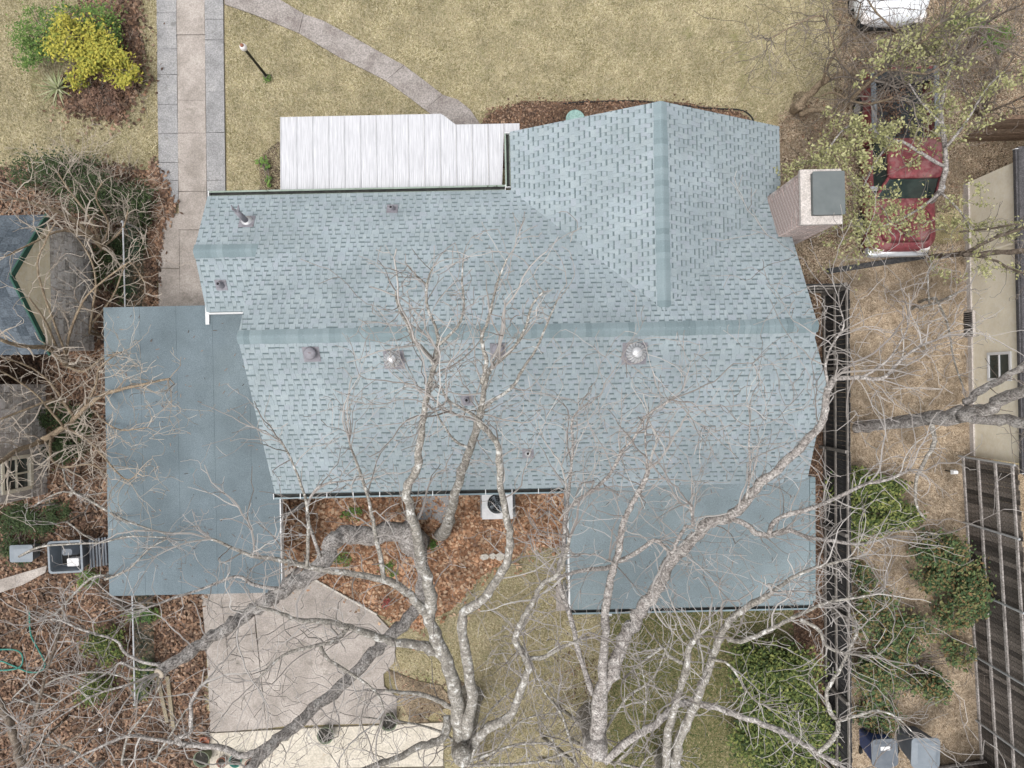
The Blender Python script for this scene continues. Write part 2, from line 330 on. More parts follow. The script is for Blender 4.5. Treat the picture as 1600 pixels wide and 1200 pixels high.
P_STRIP = [(1255, 440), (1300, 440), (1300, 1260), (1235, 1260), (1240, 930)]
P_COURT = [(425, 740), (890, 730), (890, 850), (830, 860), (775, 880), (700, 950), (655, 985), (615, 965), (590, 958), (480, 897), (425, 892)]
P_DIRT = [(868, 1030), (900, 1015), (935, 1020), (935, 1105), (880, 1110)]
P_DIRT2 = [(622, 1062), (660, 1050), (715, 1070), (720, 1130), (690, 1140), (616, 1120)]
P_BACK = [(940, 950), (1240, 950), (1240, 1260), (950, 1260), (945, 1090)]
sheet('leaf_covered_ground', P_LEFT, 'mulch'); sheet('ivy_ground', P_LEFT2, 'soil'); sheet('shrub_bed', P_UL, 'mulch')
sheet('porch_bed', P_FRONT, 'soil'); sheet('mulch_bed', P_BED, 'mulch', .05); sheet('gravel_driveway', P_TR, 'brown_ground', .2)
sheet('side_yard', P_SIDE, 'brown_ground', .2); sheet('straw_ground', P_STRAW, 'straw'); sheet('fence_strip', P_STRIP, 'mulch', .05)
sheet('courtyard_bed', P_COURT, 'court', .06); sheet('dirt_patch', P_DIRT2, 'brown_ground', .3)
sheet('neighbour_lawn', [(1582, 990), (1800, 980), (1800, 1300), (1582, 1300)], 'green_lawn', .1)
P_EDGE = [(1560, 730), (1640, 730), (1640, 1010), (1560, 1010)]
sheet('straw_ground', P_EDGE, 'straw', .1)

def slab(name, pts, z0, z1, m, parent, gap=0.008):
    poly = px_poly(pts); c = sum((Vector(p) for p in poly), Vector((0, 0))) / len(poly)
    q = []
    for p in poly:
        v = Vector(p) - c; q.append(tuple(c + v * (1 - gap / max(.2, v.length)) + Vector((random.uniform(-.006, .006), random.uniform(-.006, .006)))))
    b = MB(); b.prism(q, z0, z1 + random.uniform(-.004, .004)); return b.build(name, M[m], parent)
drive = tag(link(bpy.data.objects.new('driveway', None)), kind='structure'); drive.location = W(290, 200)
def lx(a, y):                                                       # x of a driveway joint at picture row y
    return a + y * 5.5 / 470
for x0, x1, joints, m in ((246, 277, [-90, -30, 22, 47, 78, 118, 165, 210, 255, 283, 318], 'concrete_grey'), (277, 321, [-90, -20, 56, 158, 209, 300, 360, 482], 'concrete'),
                          (321, 350, [-90, -20, 32, 64, 145, 208, 283, 322], 'concrete_grey')):
    for a, b_ in zip(joints, joints[1:]):
        slab('slab', [(lx(x0, a), a), (lx(x1, a), a), (lx(x1, b_), b_), (lx(x0, b_), b_)], .0, .07, m, drive)
slab('slab', [(250, 336), (281, 334), (282, 420), (249, 420)], 0, .07, 'concrete', drive)
slab('slab', [(249, 420), (282, 420), (283, 482), (249, 482)], 0, .07, 'concrete', drive)
slab('slab', [(325, 322), (352, 322), (352, 482), (326, 482)], 0, .07, 'concrete', drive)
walk = tag(link(bpy.data.objects.new('front_walk', None)), kind='structure'); walk.location = W(560, 90)
up = [(352, -40), (437, 0), (475, 23), (505, 33), (560, 63), (620, 97), (632, 103), (665, 128), (692, 149), (715, 156), (735, 172), (758, 205)]
lo = [(352, 8), (400, 25), (468, 53), (490, 66), (530, 90), (580, 115), (603, 127), (640, 154), (664, 172), (690, 192), (705, 206), (720, 220)]
for i0, i1 in ((0, 2), (2, 6), (6, 8), (8, 11)):
    slab('slab', up[i0:i1 + 1] + lo[i0:i1 + 1][::-1], 0, .06, 'walk', walk, .006)
pat = tag(link(bpy.data.objects.new('back_driveway', None)), kind='structure'); pat.location = W(450, 1040)
for pts in ([(316, 925), (346, 925), (355, 1000), (368, 1141), (330, 1143), (324, 1020)], [(346, 925), (396, 925), (401, 988), (355, 998)],
            [(355, 998), (401, 988), (418, 1137), (368, 1141)], [(396, 925), (424, 915), (428, 947), (450, 1133), (418, 1137)],
            [(424, 860), (448, 880), (474, 893), (530, 925), (590, 960), (614, 985), (619, 1005), (617, 1035), (600, 1052), (601, 1072), (621, 1090), (620, 1128), (450, 1133), (428, 947)],
            [(316, 700), (424, 700), (424, 915), (316, 925)]):
    slab('slab', pts, 0, .07, 'concrete', pat, .012)
cs = tag(link(bpy.data.objects.new('cream_apron', None)), kind='structure'); cs.location = W(500, 1180)
for pts in ([(329, 1144), (450, 1137), (694, 1127), (693, 1195), (329, 1201)], [(329, 1203), (693, 1197), (693, 1300), (329, 1300)]):
    slab('slab', pts, 0, .09, 'cream_slab', cs, .006)

# scatter on the ground
def inside(pts, X, Y):
    r = np.zeros(len(X), bool); n = len(pts); j = n - 1
    for i in range(n):
        xi, yi = pts[i]; xj, yj = pts[j]
        c = ((yi > Y) != (yj > Y)) & (X < (xj - xi) * (Y - yi) / (yj - yi + 1e-9) + xi); r ^= c; j = i
    return r
def sample(n, inc, exc=(), jit=.16):
    P = np.array([p for q in inc for p in q], float); x0, y0 = P.min(0); x1, y1 = P.max(0)
    x0 = max(x0, -30); y0 = max(y0, -30); x1 = min(x1, 1640); y1 = min(y1, 1240)
    X = rng.uniform(x0, x1, n); Y = rng.uniform(y0, y1, n); k = np.zeros(n, bool)
    for q in inc: k |= inside(q, X, Y)
    for q in exc: k &= ~inside(q, X, Y)
    X = X[k]; Y = Y[k]
    u = (X - 800) / FOC * CAM_H; v = -(Y - 600) / FOC * CAM_H; c, s = math.cos(-YAW), math.sin(-YAW)
    return np.stack([c * u - s * v, s * u + c * v], 1) + rng.normal(size=(len(X), 2)) * jit * rng.uniform(0, 1, (len(X), 1)) ** 2
def blades(name, P, m, L=(.05, .11), wd=.014, tilt=(.1, .9), z=0.0, label=None, cat=None):
    n = len(P); a = rng.uniform(0, 2 * np.pi, n); t = rng.uniform(*tilt, n); l = rng.uniform(*L, n)
    d = np.stack([np.cos(a) * np.cos(t), np.sin(a) * np.cos(t), np.sin(t)], 1) * l[:, None]
    s = np.stack([-np.sin(a), np.cos(a), np.zeros(n)], 1) * (wd * rng.uniform(.5, 1.2, n))[:, None]
    b = np.concatenate([P, np.full((n, 1), z)], 1)
    o = fast_mesh(name, np.stack([b - s, b + s, b + d], 1), 3, M[m])
    return tag(o, label, cat, kind='stuff')
def litter(name, P, m, size=(.035, .085), z=(.02, .07), label=None, cat=None):
    n = len(P); a = rng.uniform(0, 2 * np.pi, n); l = rng.uniform(*size, n); w = l * rng.uniform(.4, .8, n)
    tx = rng.uniform(-.5, .5, n); ty = rng.uniform(-.5, .5, n)
    ex = np.stack([np.cos(a), np.sin(a), tx], 1) * l[:, None]; ey = np.stack([-np.sin(a), np.cos(a), ty], 1) * w[:, None]
    b = np.concatenate([P, (rng.uniform(*z, n) + np.abs(tx) * l)[:, None]], 1)
    o = fast_mesh(name, np.stack([b - ex, b - ey * .9, b + ex, b + ey], 1), 4, M[m])
    return tag(o, label, cat, kind='stuff')
DRV = [(244, -60), (352, -60), (360, 490), (246, 490)]; WLK = up + lo[::-1]
PAT = [(316, 920), (430, 880), (474, 893), (590, 960), (620, 1000), (617, 1040), (601, 1060), (622, 1090), (620, 1130), (694, 1127), (694, 1300), (329, 1300)]
LAWN = [[(-30, -30), (1330, -30), (1320, 170), (1180, 190), (760, 200), (440, 300), (330, 310), (230, 270), (-30, 270)]]
blades('front_grass', sample(300000, LAWN, [DRV, WLK, P_UL, P_BED], .05), 'grass', label='dry tan winter grass of the front lawn', cat='grass')
blades('back_grass', sample(60000, [[(600, 860), (880, 850), (960, 960), (950, 1240), (690, 1240), (690, 1120), (610, 1010)]], [P_COURT, PAT, P_DIRT2], .12), 'grass', label='patchy dry grass of the back yard behind the courtyard', cat='grass')
blades('dull_grass', sample(60000, [P_BACK], []), 'grass_green', label='dull green grass between the patio room and the big shrub', cat='grass')  # blades of a duller, greener colour than the front lawn
blades('pine_straw', sample(150000, [P_STRAW], []), 'straw_blade', L=(.08, .17), wd=.008, tilt=(.0, .35), z=.09, label='tan pine straw covering the side yard beyond the fence', cat='straw')
blades('dead_grass', sample(90000, [P_TR, P_SIDE], []), 'straw_blade', L=(.05, .12), wd=.009, tilt=(.0, .5), z=.05, label='brown dead grass around the parked vehicles', cat='grass')
litter('leaf_litter', sample(75000, [P_LEFT, P_LEFT2], [PAT, DRV], .2), 'leaf_litter', label='brown fallen leaves on the ground beside the carport', cat='leaves')
litter('dirt_leaves', sample(1500, [P_DIRT, P_DIRT2], [], .5), 'leaf_litter', size=(.02, .05), label='brown leaves round the tree trunks in the back yard', cat='leaves')
litter('fallen_leaves', sample(12000, [P_UL], [], .4), 'leaf_litter', label='brown leaves under the yellow flowering shrub', cat='leaves')
litter('mulch_leaves', sample(9000, [P_BED], []), 'leaf_litter', size=(.02, .05), label='brown leaf mulch in front of the gable', cat='leaves')
litter('courtyard_leaves', sample(16000, [P_COURT], [], .4), 'leaf_orange', label='orange brown leaves in the courtyard behind the house', cat='leaves')
litter('strip_leaves', sample(16000, [P_STRIP], []), 'leaf_litter', size=(.02, .05), label='dark brown leaves between house and dark fence', cat='leaves')
litter('side_leaves', sample(9000, [P_SIDE, P_TR], []), 'leaf_litter', size=(.02, .05), label='brown leaves beside the chimney and truck', cat='leaves')
litter('drive_leaves', sample(6000, [[(238, 250), (268, 300), (276, 330), (258, 345), (240, 470), (228, 470)]], []), 'leaf_litter', z=(.075, .09), label='leaves drifted against the edge of the driveway', cat='leaves')

# ------------------------------------------------------------------ house
house = thing('house', 'large house with pale blue grey shingle roof and brick chimney', 'house', (0, 1.2, 0))
RY, RZ, BY, FY, EZ = 1.25, 5.1, -2.83, 5.26, 2.7
XL, XR = -6.5, 7.3
SF = (RZ - EZ) / (FY - RY); SB = (RZ - EZ) / (RY - BY)
CX, CY, CL, CR = 3.73, 6.75, 0.09, 7.40
CZ = EZ + SF * (CX - CL) * .985; SC = (CZ - EZ) / (CX - CL); CB = RY + (RZ - CZ) / SF
WY = 3.6; WZ = RZ - SF * (WY - RY); WB = 2.12; WS = .59
front = lambda x, y: RZ - SF * (y - RY)
back = lambda x, y: RZ - SB * (RY - y)
cl = lambda x, y: CZ - SC * (CX - x)
cr = lambda x, y: CZ - SC * (x - CX)
wb = lambda x, y: WZ - WS * (WY - y)
ext = lambda x, y: back(x, y) - .05
planes = [  # plane, downhill direction, eave coordinate along it, convex pieces
    (front, (0, 1), FY, [[(-8.12, WY), (-6.5, WY), (-6.5, FY), (-8.16, FY)], [(-6.5, RY), (CL, RY), (CL, FY), (-6.5, FY)],
                         [(CL, RY), (CX, RY), (CX, CB), (CL, FY)], [(CX, RY), (XR, RY), (XR, FY - .1), (CX, CB)]]),
    (back, (0, -1), -BY, [[(XL, BY), (XR, BY), (XR, RY), (XL, RY)]]),
    (ext, (0, -1), -BY, [[(XR, 1.0), (XR, BY), (7.97, BY + .1), (7.88, -.17)]]),
    (cl, (-1, 0), -CL, [[(CL, FY), (CX, CB), (CX, CY), (CL, CY + .1)]]),
    (cr, (1, 0), CR, [[(CX, CB), (CR, FY), (CR, CY + .1), (CX, CY)]]),
    (wb, (0, -1), -WB, [[(-8.2, WB), (-6.45, WB), (-6.45, WY), (-8.12, WY)]]),
]
roof = MB()
for pf, dn, ev, pieces in planes:
    for pc in pieces:
        roof.prism([(x, y, pf(x, y)) for x, y in pc], -.14, -.004)
roof_o = roof.build('roof', M['deck'], house)
def clip(poly, a, b, c):                                             # keep a*x + b*y <= c
    out = []
    for i in range(len(poly)):
        p, q = poly[i], poly[(i + 1) % len(poly)]; dp = a * p[0] + b * p[1] - c; dq = a * q[0] + b * q[1] - c
        if dp <= 0: out.append(p)
        if dp * dq < 0:
            t = dp / (dp - dq); out.append((p[0] + (q[0] - p[0]) * t, p[1] + (q[1] - p[1]) * t))
    return out
def shingles(pf, dn, ev, pieces, eh=.128):
    """yields (bmesh data, size, centre) of every shingle of a plane"""
    dx, dy = dn; ax, ay = -dy, dx
    allp = [p for pc in pieces for p in pc]
    s0 = min(p[0] * ax + p[1] * ay for p in allp); s1 = max(p[0] * ax + p[1] * ay for p in allp)
    tmax = max(ev - (p[0] * dx + p[1] * dy) for p in allp)
    nrm = Vector((pf(0, 0) - pf(1, 0), pf(0, 0) - pf(0, 1), 1)).normalized()
    k = -1
    while k * eh < tmax:
        t0 = k * eh + (0 if k >= 0 else eh - .03); t1 = (k + 1) * eh; k += 1
        s = s0 - random.uniform(0, .3); gap = random.random() < .5
        jt = random.uniform(.85, 1.1)
        while s < s1:
            w = random.choice((.09, .11, .12, .13, .15)) if gap else random.choice((.08, .10, .11, .12, .14, .20))
            a, b = s, s + w; s = b
            for pc in pieces:
                def piece(u0, u1, va, vb):
                    q = clip(pc, ax, ay, u1); q = clip(q, -ax, -ay, -u0) if len(q) > 2 else []
                    q = clip(q, -dx, -dy, -(ev - vb)) if len(q) > 2 else []
                    q = clip(q, dx, dy, ev - va) if len(q) > 2 else []
                    return q if len(q) > 2 else None
                q = piece(a + .002, b - .002, t0, t1)
                if not q: continue
                ar = abs(sum(q[i][0] * q[(i + 1) % len(q)][1] - q[(i + 1) % len(q)][0] * q[i][1] for i in range(len(q)))) / 2
                if ar < .0006: continue
                raised = 0 if gap else .004
                mb = MB()
                def lift(q, base, drop):
                    v = [];
                    for (x, y) in q:
                        t = (ev - (x * dx + y * dy) - t0) / eh
                        v.append(Vector((x, y, pf(x, y))) + nrm * (base - drop * t))
                    return v
                v = lift(q, .013 + raised, .009); n = len(v)
                area2 = sum(q[i][0] * q[(i + 1) % n][1] - q[(i + 1) % n][0] * q[i][1] for i in range(n))
                if area2 < 0: v = v[::-1]
                lo_ = [p - nrm * .016 for p in v]
                mb.add(v + lo_, [tuple(range(n))] + [(i, n + i, n + (i + 1) % n, (i + 1) % n) for i in range(n)], 0)
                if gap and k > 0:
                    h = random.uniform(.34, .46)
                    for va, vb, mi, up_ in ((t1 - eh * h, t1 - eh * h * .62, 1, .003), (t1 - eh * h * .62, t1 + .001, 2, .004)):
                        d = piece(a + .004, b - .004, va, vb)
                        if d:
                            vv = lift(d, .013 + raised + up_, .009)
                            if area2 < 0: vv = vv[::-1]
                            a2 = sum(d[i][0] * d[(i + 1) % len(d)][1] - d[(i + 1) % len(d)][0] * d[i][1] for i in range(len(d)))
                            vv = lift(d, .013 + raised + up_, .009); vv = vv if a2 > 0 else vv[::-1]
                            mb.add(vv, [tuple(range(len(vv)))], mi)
                yield mb, ar, (sum(p[0] for p in q) / n, sum(p[1] for p in q) / n)
            gap = not gap if random.random() < .93 else gap
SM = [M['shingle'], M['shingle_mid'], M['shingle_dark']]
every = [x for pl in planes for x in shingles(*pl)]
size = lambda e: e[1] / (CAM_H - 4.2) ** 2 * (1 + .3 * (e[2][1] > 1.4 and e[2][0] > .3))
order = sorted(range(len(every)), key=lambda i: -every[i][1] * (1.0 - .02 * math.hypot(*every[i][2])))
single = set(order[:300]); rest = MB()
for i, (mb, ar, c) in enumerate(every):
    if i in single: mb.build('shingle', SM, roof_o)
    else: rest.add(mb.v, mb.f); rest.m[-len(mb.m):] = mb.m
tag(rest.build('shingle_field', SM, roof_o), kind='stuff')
def caps(a, b, d1, s1, d2, s2, w=.17, e=.145):
    """ridge caps from a to b; d1/d2 horizontal unit directions down the two slopes"""
    a = Vector(a); b = Vector(b); L = (b - a).length; dr = (b - a) / L; n = int(L / e)
    e = L / n
    for i in range(n):
        p = a + dr * (e * i); q = a + dr * (e * (i + 1) + .012); mb = MB(); v = []
        ww = w + random.uniform(-.012, .012)
        for pt, h in ((p, .034), (q, .022)):
            for d, s, f in ((d1, s1, 1), (d1, s1, .25), (None, 0, 0), (d2, s2, .25), (d2, s2, 1)):
                o = Vector((d[0] * ww * f, d[1] * ww * f, -s * ww * f)) if d else Vector((0, 0, .0))
                v.append(pt + o + Vector((0, 0, h - (.012 if f == 0 else 0))))
        lo_ = [Vector(x) - Vector((0, 0, .02)) for x in v]
        top = [(j, j + 1, 6 + j, 5 + j) for j in range(4)]
        edge = [(j + 1, j, 10 + j, 11 + j) for j in range(4)] + [(5 + j, 6 + j, 16 + j, 15 + j) for j in range(4)] + [(0, 5, 15, 10), (9, 4, 14, 19)]
        mb.add(v + lo_, top + edge); mb.build('ridge_cap', M['cap'], roof_o)
caps((XL - .02, RY, RZ), (XR + .02, RY, RZ), (0, 1), SF, (0, -1), SB)
caps((CX, CY, CZ), (CX, CB + .12, CZ), (-1, 0), SC, (1, 0), SC)
caps((-8.14, WY, WZ), (-6.5, WY, WZ), (0, 1), SF, (0, -1), WS)
# walls under the roof
w = MB()
w.prism([(-6.1, BY + .45), (6.9, BY + .45), (6.9, FY - .4), (-6.1, FY - .4)], 0, 2.75)
w.prism([(.5, 4.8), (7.0, 4.8), (7.0, CY - .35), (.5, CY - .35)], 0, 2.75)
w.prism([(-7.75, WB + .4), (-6.1, WB + .4), (-6.1, FY - .4), (-7.75, FY - .4)], 0, 2.75)
for x in (-6.1, 6.8):
    w.add([(x, BY + .5, 2.75), (x, FY - .45, 2.75), (x, RY, RZ - .2), (x + .1, BY + .5, 2.75), (x + .1, FY - .45, 2.75), (x + .1, RY, RZ - .2)], [(0, 1, 2), (5, 4, 3), (0, 3, 4, 1), (1, 4, 5, 2), (2, 5, 3, 0)])
w.add([(.5, CY - .4, 2.75), (7.0, CY - .4, 2.75), (CX, CY - .4, CZ - .2), (.5, CY - .5, 2.75), (7.0, CY - .5, 2.75), (CX, CY - .5, CZ - .2)], [(0, 1, 2), (5, 4, 3), (0, 3, 4, 1), (1, 4, 5, 2), (2, 5, 3, 0)])
w.prism([(XR - .5, -.4), (7.6, -.4), (7.6, BY + .4), (XR - .5, BY + .4)], 0, 2.7)
w.build('wall', M['siding'], house)
def gutter(name, a, b, parent, m='gutter', wd=.14, dep=.11, hang=0.0, side=1):
    """an open trough from a to b; side says on which hand the outer wall lies"""
    a = Vector(a); b = Vector(b); d = (b - a).normalized(); n = Vector((-d.y, d.x, 0)) * side; mb = MB(); zu = Vector((0, 0, 1))
    L = (b - a).length
    def plate(o0, o1, z0, z1, mi):
        v = []
        for p in (a, b):
            for o, z in ((o0, z0), (o1, z0), (o1, z1), (o0, z1)): v.append(p + n * o + zu * z)
        mb.add(v, [(0, 1, 2, 3), (7, 6, 5, 4), (0, 4, 5, 1), (1, 5, 6, 2), (2, 6, 7, 3), (3, 7, 4, 0)], mi)
    plate(0, wd, -dep, -dep + .01, 1); plate(0, .012, -dep + .012, .0, 0); plate(wd - .045, wd, -.012, .0, 0); plate(wd - .012, wd, -dep + .012, -.014, 0)
    o = mb.build(name, [M[m], M['gutter_dark']], parent)
    for q in (a, b):
        e = MB(); e.prism([tuple((q + d * s + n * t)[:2]) for s, t in ((-.008, -.005), (.008, -.005), (.008, wd + .005), (-.008, wd + .005))], a.z - dep - .004, a.z + .004); e.build('end_cap', M['white'], o)
    if hang:
        k = int(L / hang)
        for i in range(1, k):
            q = a + d * (i * hang); e = MB(); e.beam(q + zu * .006, q + n * wd + zu * .006, .022, .008); e.build('gutter_hanger', M['steel'], o)
    return o
gutter('gutter', (-8.14, FY + .02, EZ - .02), (CL - .16, FY + .02, EZ - .02), house)
gutter('gutter', (CL - .02, FY + .1, EZ - .02), (CL - .02, CY + .08, EZ - .02), house)
gutter('gutter', (1.38, BY - .02, EZ - .03), (-6.55, BY - .02, EZ - .03), house, 'gutter_grey', wd=.15, hang=.72)
# chimney
ch = MB(); cx0, cx1, cy0, cy1, ct = 6.95, 7.85, 3.66, 4.88, 5.12
ch.box((cx0, cy0, 0), (cx1, cy1, ct), 0)
cho = ch.build('chimney', M['brick'], house)
e = MB()
for a, b in (((cx0 - .04, cy0 - .04, ct), (cx0 + .20, cy1 + .04, ct + .10)), ((cx0 + .20, cy0 - .04, ct), (cx1 + .03, cy0 + .16, ct + .10)), ((cx0 + .20, cy1 - .06, ct), (cx1 + .03, cy1 + .04, ct + .10))): e.box(a, b)
e.build('chimney_crown', M['mortar'], cho)
e = MB(); e.loft([(cx0 + .21, cx1 + .02, cy0 + .17, cy1 - .07, ct, .02), (cx0 + .21, cx1 + .02, cy0 + .17, cy1 - .07, ct + .22, .02), (cx0 + .19, cx1 + .04, cy0 + .15, cy1 - .05, ct + .225, .03), (cx0 + .19, cx1 + .04, cy0 + .15, cy1 - .05, ct + .25, .03)])
e.build('chimney_cap', M['cap_metal'], cho)
# individual bricks on the two faces that show
bk = bpy.data.meshes.new('brick'); q = MB(); q.box((-.10, -.012, -.032), (.10, .012, .032)); bk.from_pydata(q.v, [], q.f); bk.materials.append(M['brick'])
def bricks(face):
    zz = 2.5; r = 0
    while zz < ct - .05:
        y = cy0 + .08 + (.1 if r % 2 else 0) if face == 'w' else cx0 + .1 + (.1 if r % 2 else 0)
        end = cy1 - .08 if face == 'w' else cx1 - .08
        while y < end:
            roofz = front(0, y) if face == 'w' else front(0, cy0)
            if zz > min(roofz, cr(7.0, 0) + .4) - .1 and random.random() < .9:
                o = link(bpy.data.objects.new('brick', bk)); o.parent = cho
                pos = Vector((cx0 - .004, y, zz)) if face == 'w' else Vector((y, cy0 - .004, zz))
                o.location = pos - world_of(cho) + Vector((random.uniform(-.003, .003), random.uniform(-.003, .003), 0))
                if face == 'w': o.rotation_euler = (0, 0, math.pi / 2)
            y += .215
        zz += .078; r += 1
bricks('w'); bricks('s')
# vents and pipes on the roof
def on(pf, px, py):
    z = 3.5
    for _ in range(12): p = W(px, py, z); z = pf(p.x, p.y)
    return W(px, py, z)
def flashing(p, pf, r, parent):
    f = MB(); nrm = Vector((pf(0, 0) - pf(1, 0), pf(0, 0) - pf(0, 1), 1)).normalized(); R = nrm.to_track_quat('Z', 'Y').to_matrix()
    f.box((-r, -r, .018), (r, r, .026), rot=R, at=p); return f.build('flashing', M['vent'], parent)
def cap_vent(px, py, r=.15):
    p = on(back, px, py); m = MB(); m.lathe([(r * .62, -.08), (r * .62, .16), (r, .15), (r * 1.02, .19), (r * .8, .225), (r * .3, .24)], p, 20)
    o = m.build('roof_vent', M['vent'], house, True); flashing(p, back, r * 1.35, o)
def turbine(px, py, r=.2):
    p = on(back, px, py); m = MB(); m.lathe([(r * .7, -.1), (r * .7, .12), (r * .78, .13), (r * .78, .15)], p, 20); o = m.build('turbine_vent', M['alu'], house, True)
    flashing(p, back, r * 1.25, o)
    for k in range(18):
        a = 2 * math.pi * k / 18; f = MB(); v = []
        for j in range(5):
            t = j / 4; rr = r * (.8 + .35 * math.sin(math.pi * min(1, t * 1.05))) * (1 - .5 * t * t); z = .16 + .26 * t
            for da in (0, .26): v.append(p + Vector((rr * math.cos(a + da + t * .5), rr * math.sin(a + da + t * .5), z + (.02 if da else 0))))
        f.add(v, [(2 * j, 2 * j + 1, 2 * j + 3, 2 * j + 2) for j in range(4)]); f.build('vane', M['alu'], o)
    f = MB(); f.lathe([(r * .55, .41), (r * .6, .43), (r * .45, .46), (r * .15, .475)], p, 16); f.build('vent_cap', M['alu'], o, True)
cap_vent(487, 553, .15); turbine(616, 562, .2); cap_vent(778, 547, .14); turbine(991, 552, .24)
def pipe(pf, px, py, r=.05, h=.3, collar=.11, m='vent'):
    p = on(pf, px, py); k = MB(); k.lathe([(collar, -.06), (collar, .02), (collar * .75, .07), (r * 1.15, .11), (r, .12), (r, h), (r * .75, h), (r * .72, h - .1)], p, 14)
    o = k.build('vent_pipe', M[m], house, True); flashing(p, pf, collar * 1.5, o)
    d = MB(); d.lathe([(r * .7, h - .06), (r * .1, h - .055)], p, 12); d.build('pipe_bore', M['dark'], o)
pipe(back, 730, 625, .05, .3, .1); pipe(back, 825, 708, .055, .2, .1, 'alu'); pipe(front, 613, 327, .05, .28, .1); pipe(wb, 346, 445, .055, .25, .1)
p0 = on(front, 386, 347); p1 = p0 + Vector((-.02, .12, .62)); k = MB()
k.tube([p0 - Vector((0, 0, .1)), p0.lerp(p1, .7), p1], [.075, .075, .07], 12)
o = k.build('flue_pipe', M['vent'], house, True)
k = MB(); k.lathe([(.16, -.05), (.16, .02), (.12, .06), (.085, .10)], p0, 14); k.build('collar', M['alu'], o, True); flashing(p0, front, .2, o)
for sx in (-1, 1):
    k = MB(); k.tube([p1 - Vector((0, 0, .05)), p1 + Vector((sx * .07, .05, .1)), p1 + Vector((sx * .09 + .03, .12, .22))], [.045, .035, .012], 6); k.build('bent_flap', M['vent'], o)

# carport ------------------------------------------------------------
cpz = 2.52
c0, c1, c2, c3 = W(162, 482, cpz), W(170, 932, cpz), W(440, 925, cpz), W(324, 477, cpz)
CX0, CX1, CY0, CY1 = (c0.x + c1.x) / 2, c2.x, (c1.y + c2.y) / 2, c3.y
carport = thing('carport', 'wide flat carport roof of dark blue grey roll roofing', 'carport', ((CX0 + CX1) / 2, (CY0 + CY1) / 2, 0))
b = MB(); b.prism([(CX0, CY0), (CX1, CY0), (CX1, BY + .6), (-6.15, BY + .6), (-6.15, WB + .38), (-7.78, WB + .38), (-7.78, CY1), (CX0, CY1)], cpz - .2, cpz - .012)
b.build('roof_deck', M['deck'], carport)
n = 5; sw = (-6.2 - CX0) / n
for i in range(n):
    a = CX0 + i * sw; bb = a + sw + .0; y1 = CY1 if a + sw < -7.6 else WB + .36; y0 = CY0
    q = MB(); x1 = bb if i < n - 1 else CX1
    v = [(a, y0, cpz - .004), (x1, y0, cpz + .002), (x1, y1, cpz + .002), (a, y1, cpz - .004)]
    if i == n - 1: v = [(a, y0, cpz - .004), (CX1, y0, cpz + .002), (CX1, BY + .58, cpz + .002), (-6.16, BY + .58, cpz + .002), (-6.16, y1, cpz + .002), (a, y1, cpz - .004)]
    q.prism(v, -.008, 0); q.build('roofing_sheet', M['roll'], carport)
for x, y in ((CX0 + .12, CY0 + .15), (CX0 + .12, (CY0 + CY1) / 2), (CX0 + .12, CY1 - .15), (CX1 - .1, CY0 + .15), (CX1 - .1, -3.6)):
    q = MB(); q.box((x - .05, y - .05, 0), (x + .05, y + .05, cpz - .21)); q.build('post', M['white'], carport)
q = MB(); q.box((CX1 + .002, CY0 + .02, cpz - .19), (CX1 + .03, BY - .1, cpz + .01)); q.build('edge_trim', M['white'], carport)
T0, T1 = W(321, 476, cpz + .03), W(326, 507, cpz + .03)
q = MB(); q.box((T0.x, T1.y, cpz + .004), (T0.x + .1, T0.y + .02, cpz + .05)); q.build('flashing', M['white'], carport)
T0 = W(326, 490, cpz + .05); q = MB(); q.box((T0.x, T0.y - .03, cpz + .01), (-6.62, T0.y + .015, cpz + .16)); q.build('flashing', M['white'], carport)

# patio room ------------------------------------------------------------
PX0, PX1, PY0, PY1 = 1.47, 8.12, -6.2, BY + .05
patio = thing('patio_room', 'flat roofed patio room with grey roll roofing and white trim', 'building', ((PX0 + PX1) / 2, (PY0 + PY1) / 2, 0))
b = MB(); b.prism([(PX0, PY0, 2.55), (PX1, PY0, 2.55), (PX1, PY1 + .1, 2.70), (PX0, PY1 + .1, 2.70)], -.16, -.012); b.build('roof_deck', M['deck'], patio)
n = 4; sh = (PY1 + .1 - PY0) / n
for i in range(n):
    y0 = PY0 + i * sh; y1 = y0 + sh; z0 = 2.55 + .15 * i / n; z1 = 2.55 + .15 * (i + 1) / n
    q = MB(); q.prism([(PX0, y0, z0 + .008), (PX1 - .1, y0, z0 + .008), (PX1 - .1, y1, z1), (PX0, y1, z1)], -.008, 0); q.build('roofing_sheet', M['roll_hazed'], patio)
q = MB(); q.box((PX0 - .05, PY0, 2.46), (PX0 - .003, PY1 - .2, 2.60)); q.build('edge_trim', M['white'], patio)
for y in range(22):
    yy = PY0 + .1 + y * .155
    if yy < PY1: q = MB(); q.box((PX1 - .09, yy, 2.56), (PX1 + .06, yy + .146, 2.575 + .15 * y / 22)); q.build('edge_shingle', M['cap'], patio)
gutter('gutter', (PX1, PY0 - .01, 2.54), (PX0, PY0 - .01, 2.54), patio, 'gutter_grey', hang=.9, side=1)
w = MB(); w.box((PX0 + .10, PY0 + .3, 0), (PX1 - .35, PY1 + .3, 2.38)); w.build('wall', M['siding'], patio)
for i in range(12):
    q = MB(); zb = .1 + i * .19
    q.add([(PX0 + .10, PY0 + .28, zb + .2), (PX0 + .10, BY + .3, zb + .2), (PX0 + .06, BY + .3, zb), (PX0 + .06, PY0 + .28, zb), (PX0 + .10, PY0 + .28, zb), (PX0 + .10, BY + .3, zb)],
          [(0, 1, 2, 3), (3, 2, 5, 4), (0, 3, 4), (1, 5, 2)]); q.build('siding_board', M['siding'], patio)
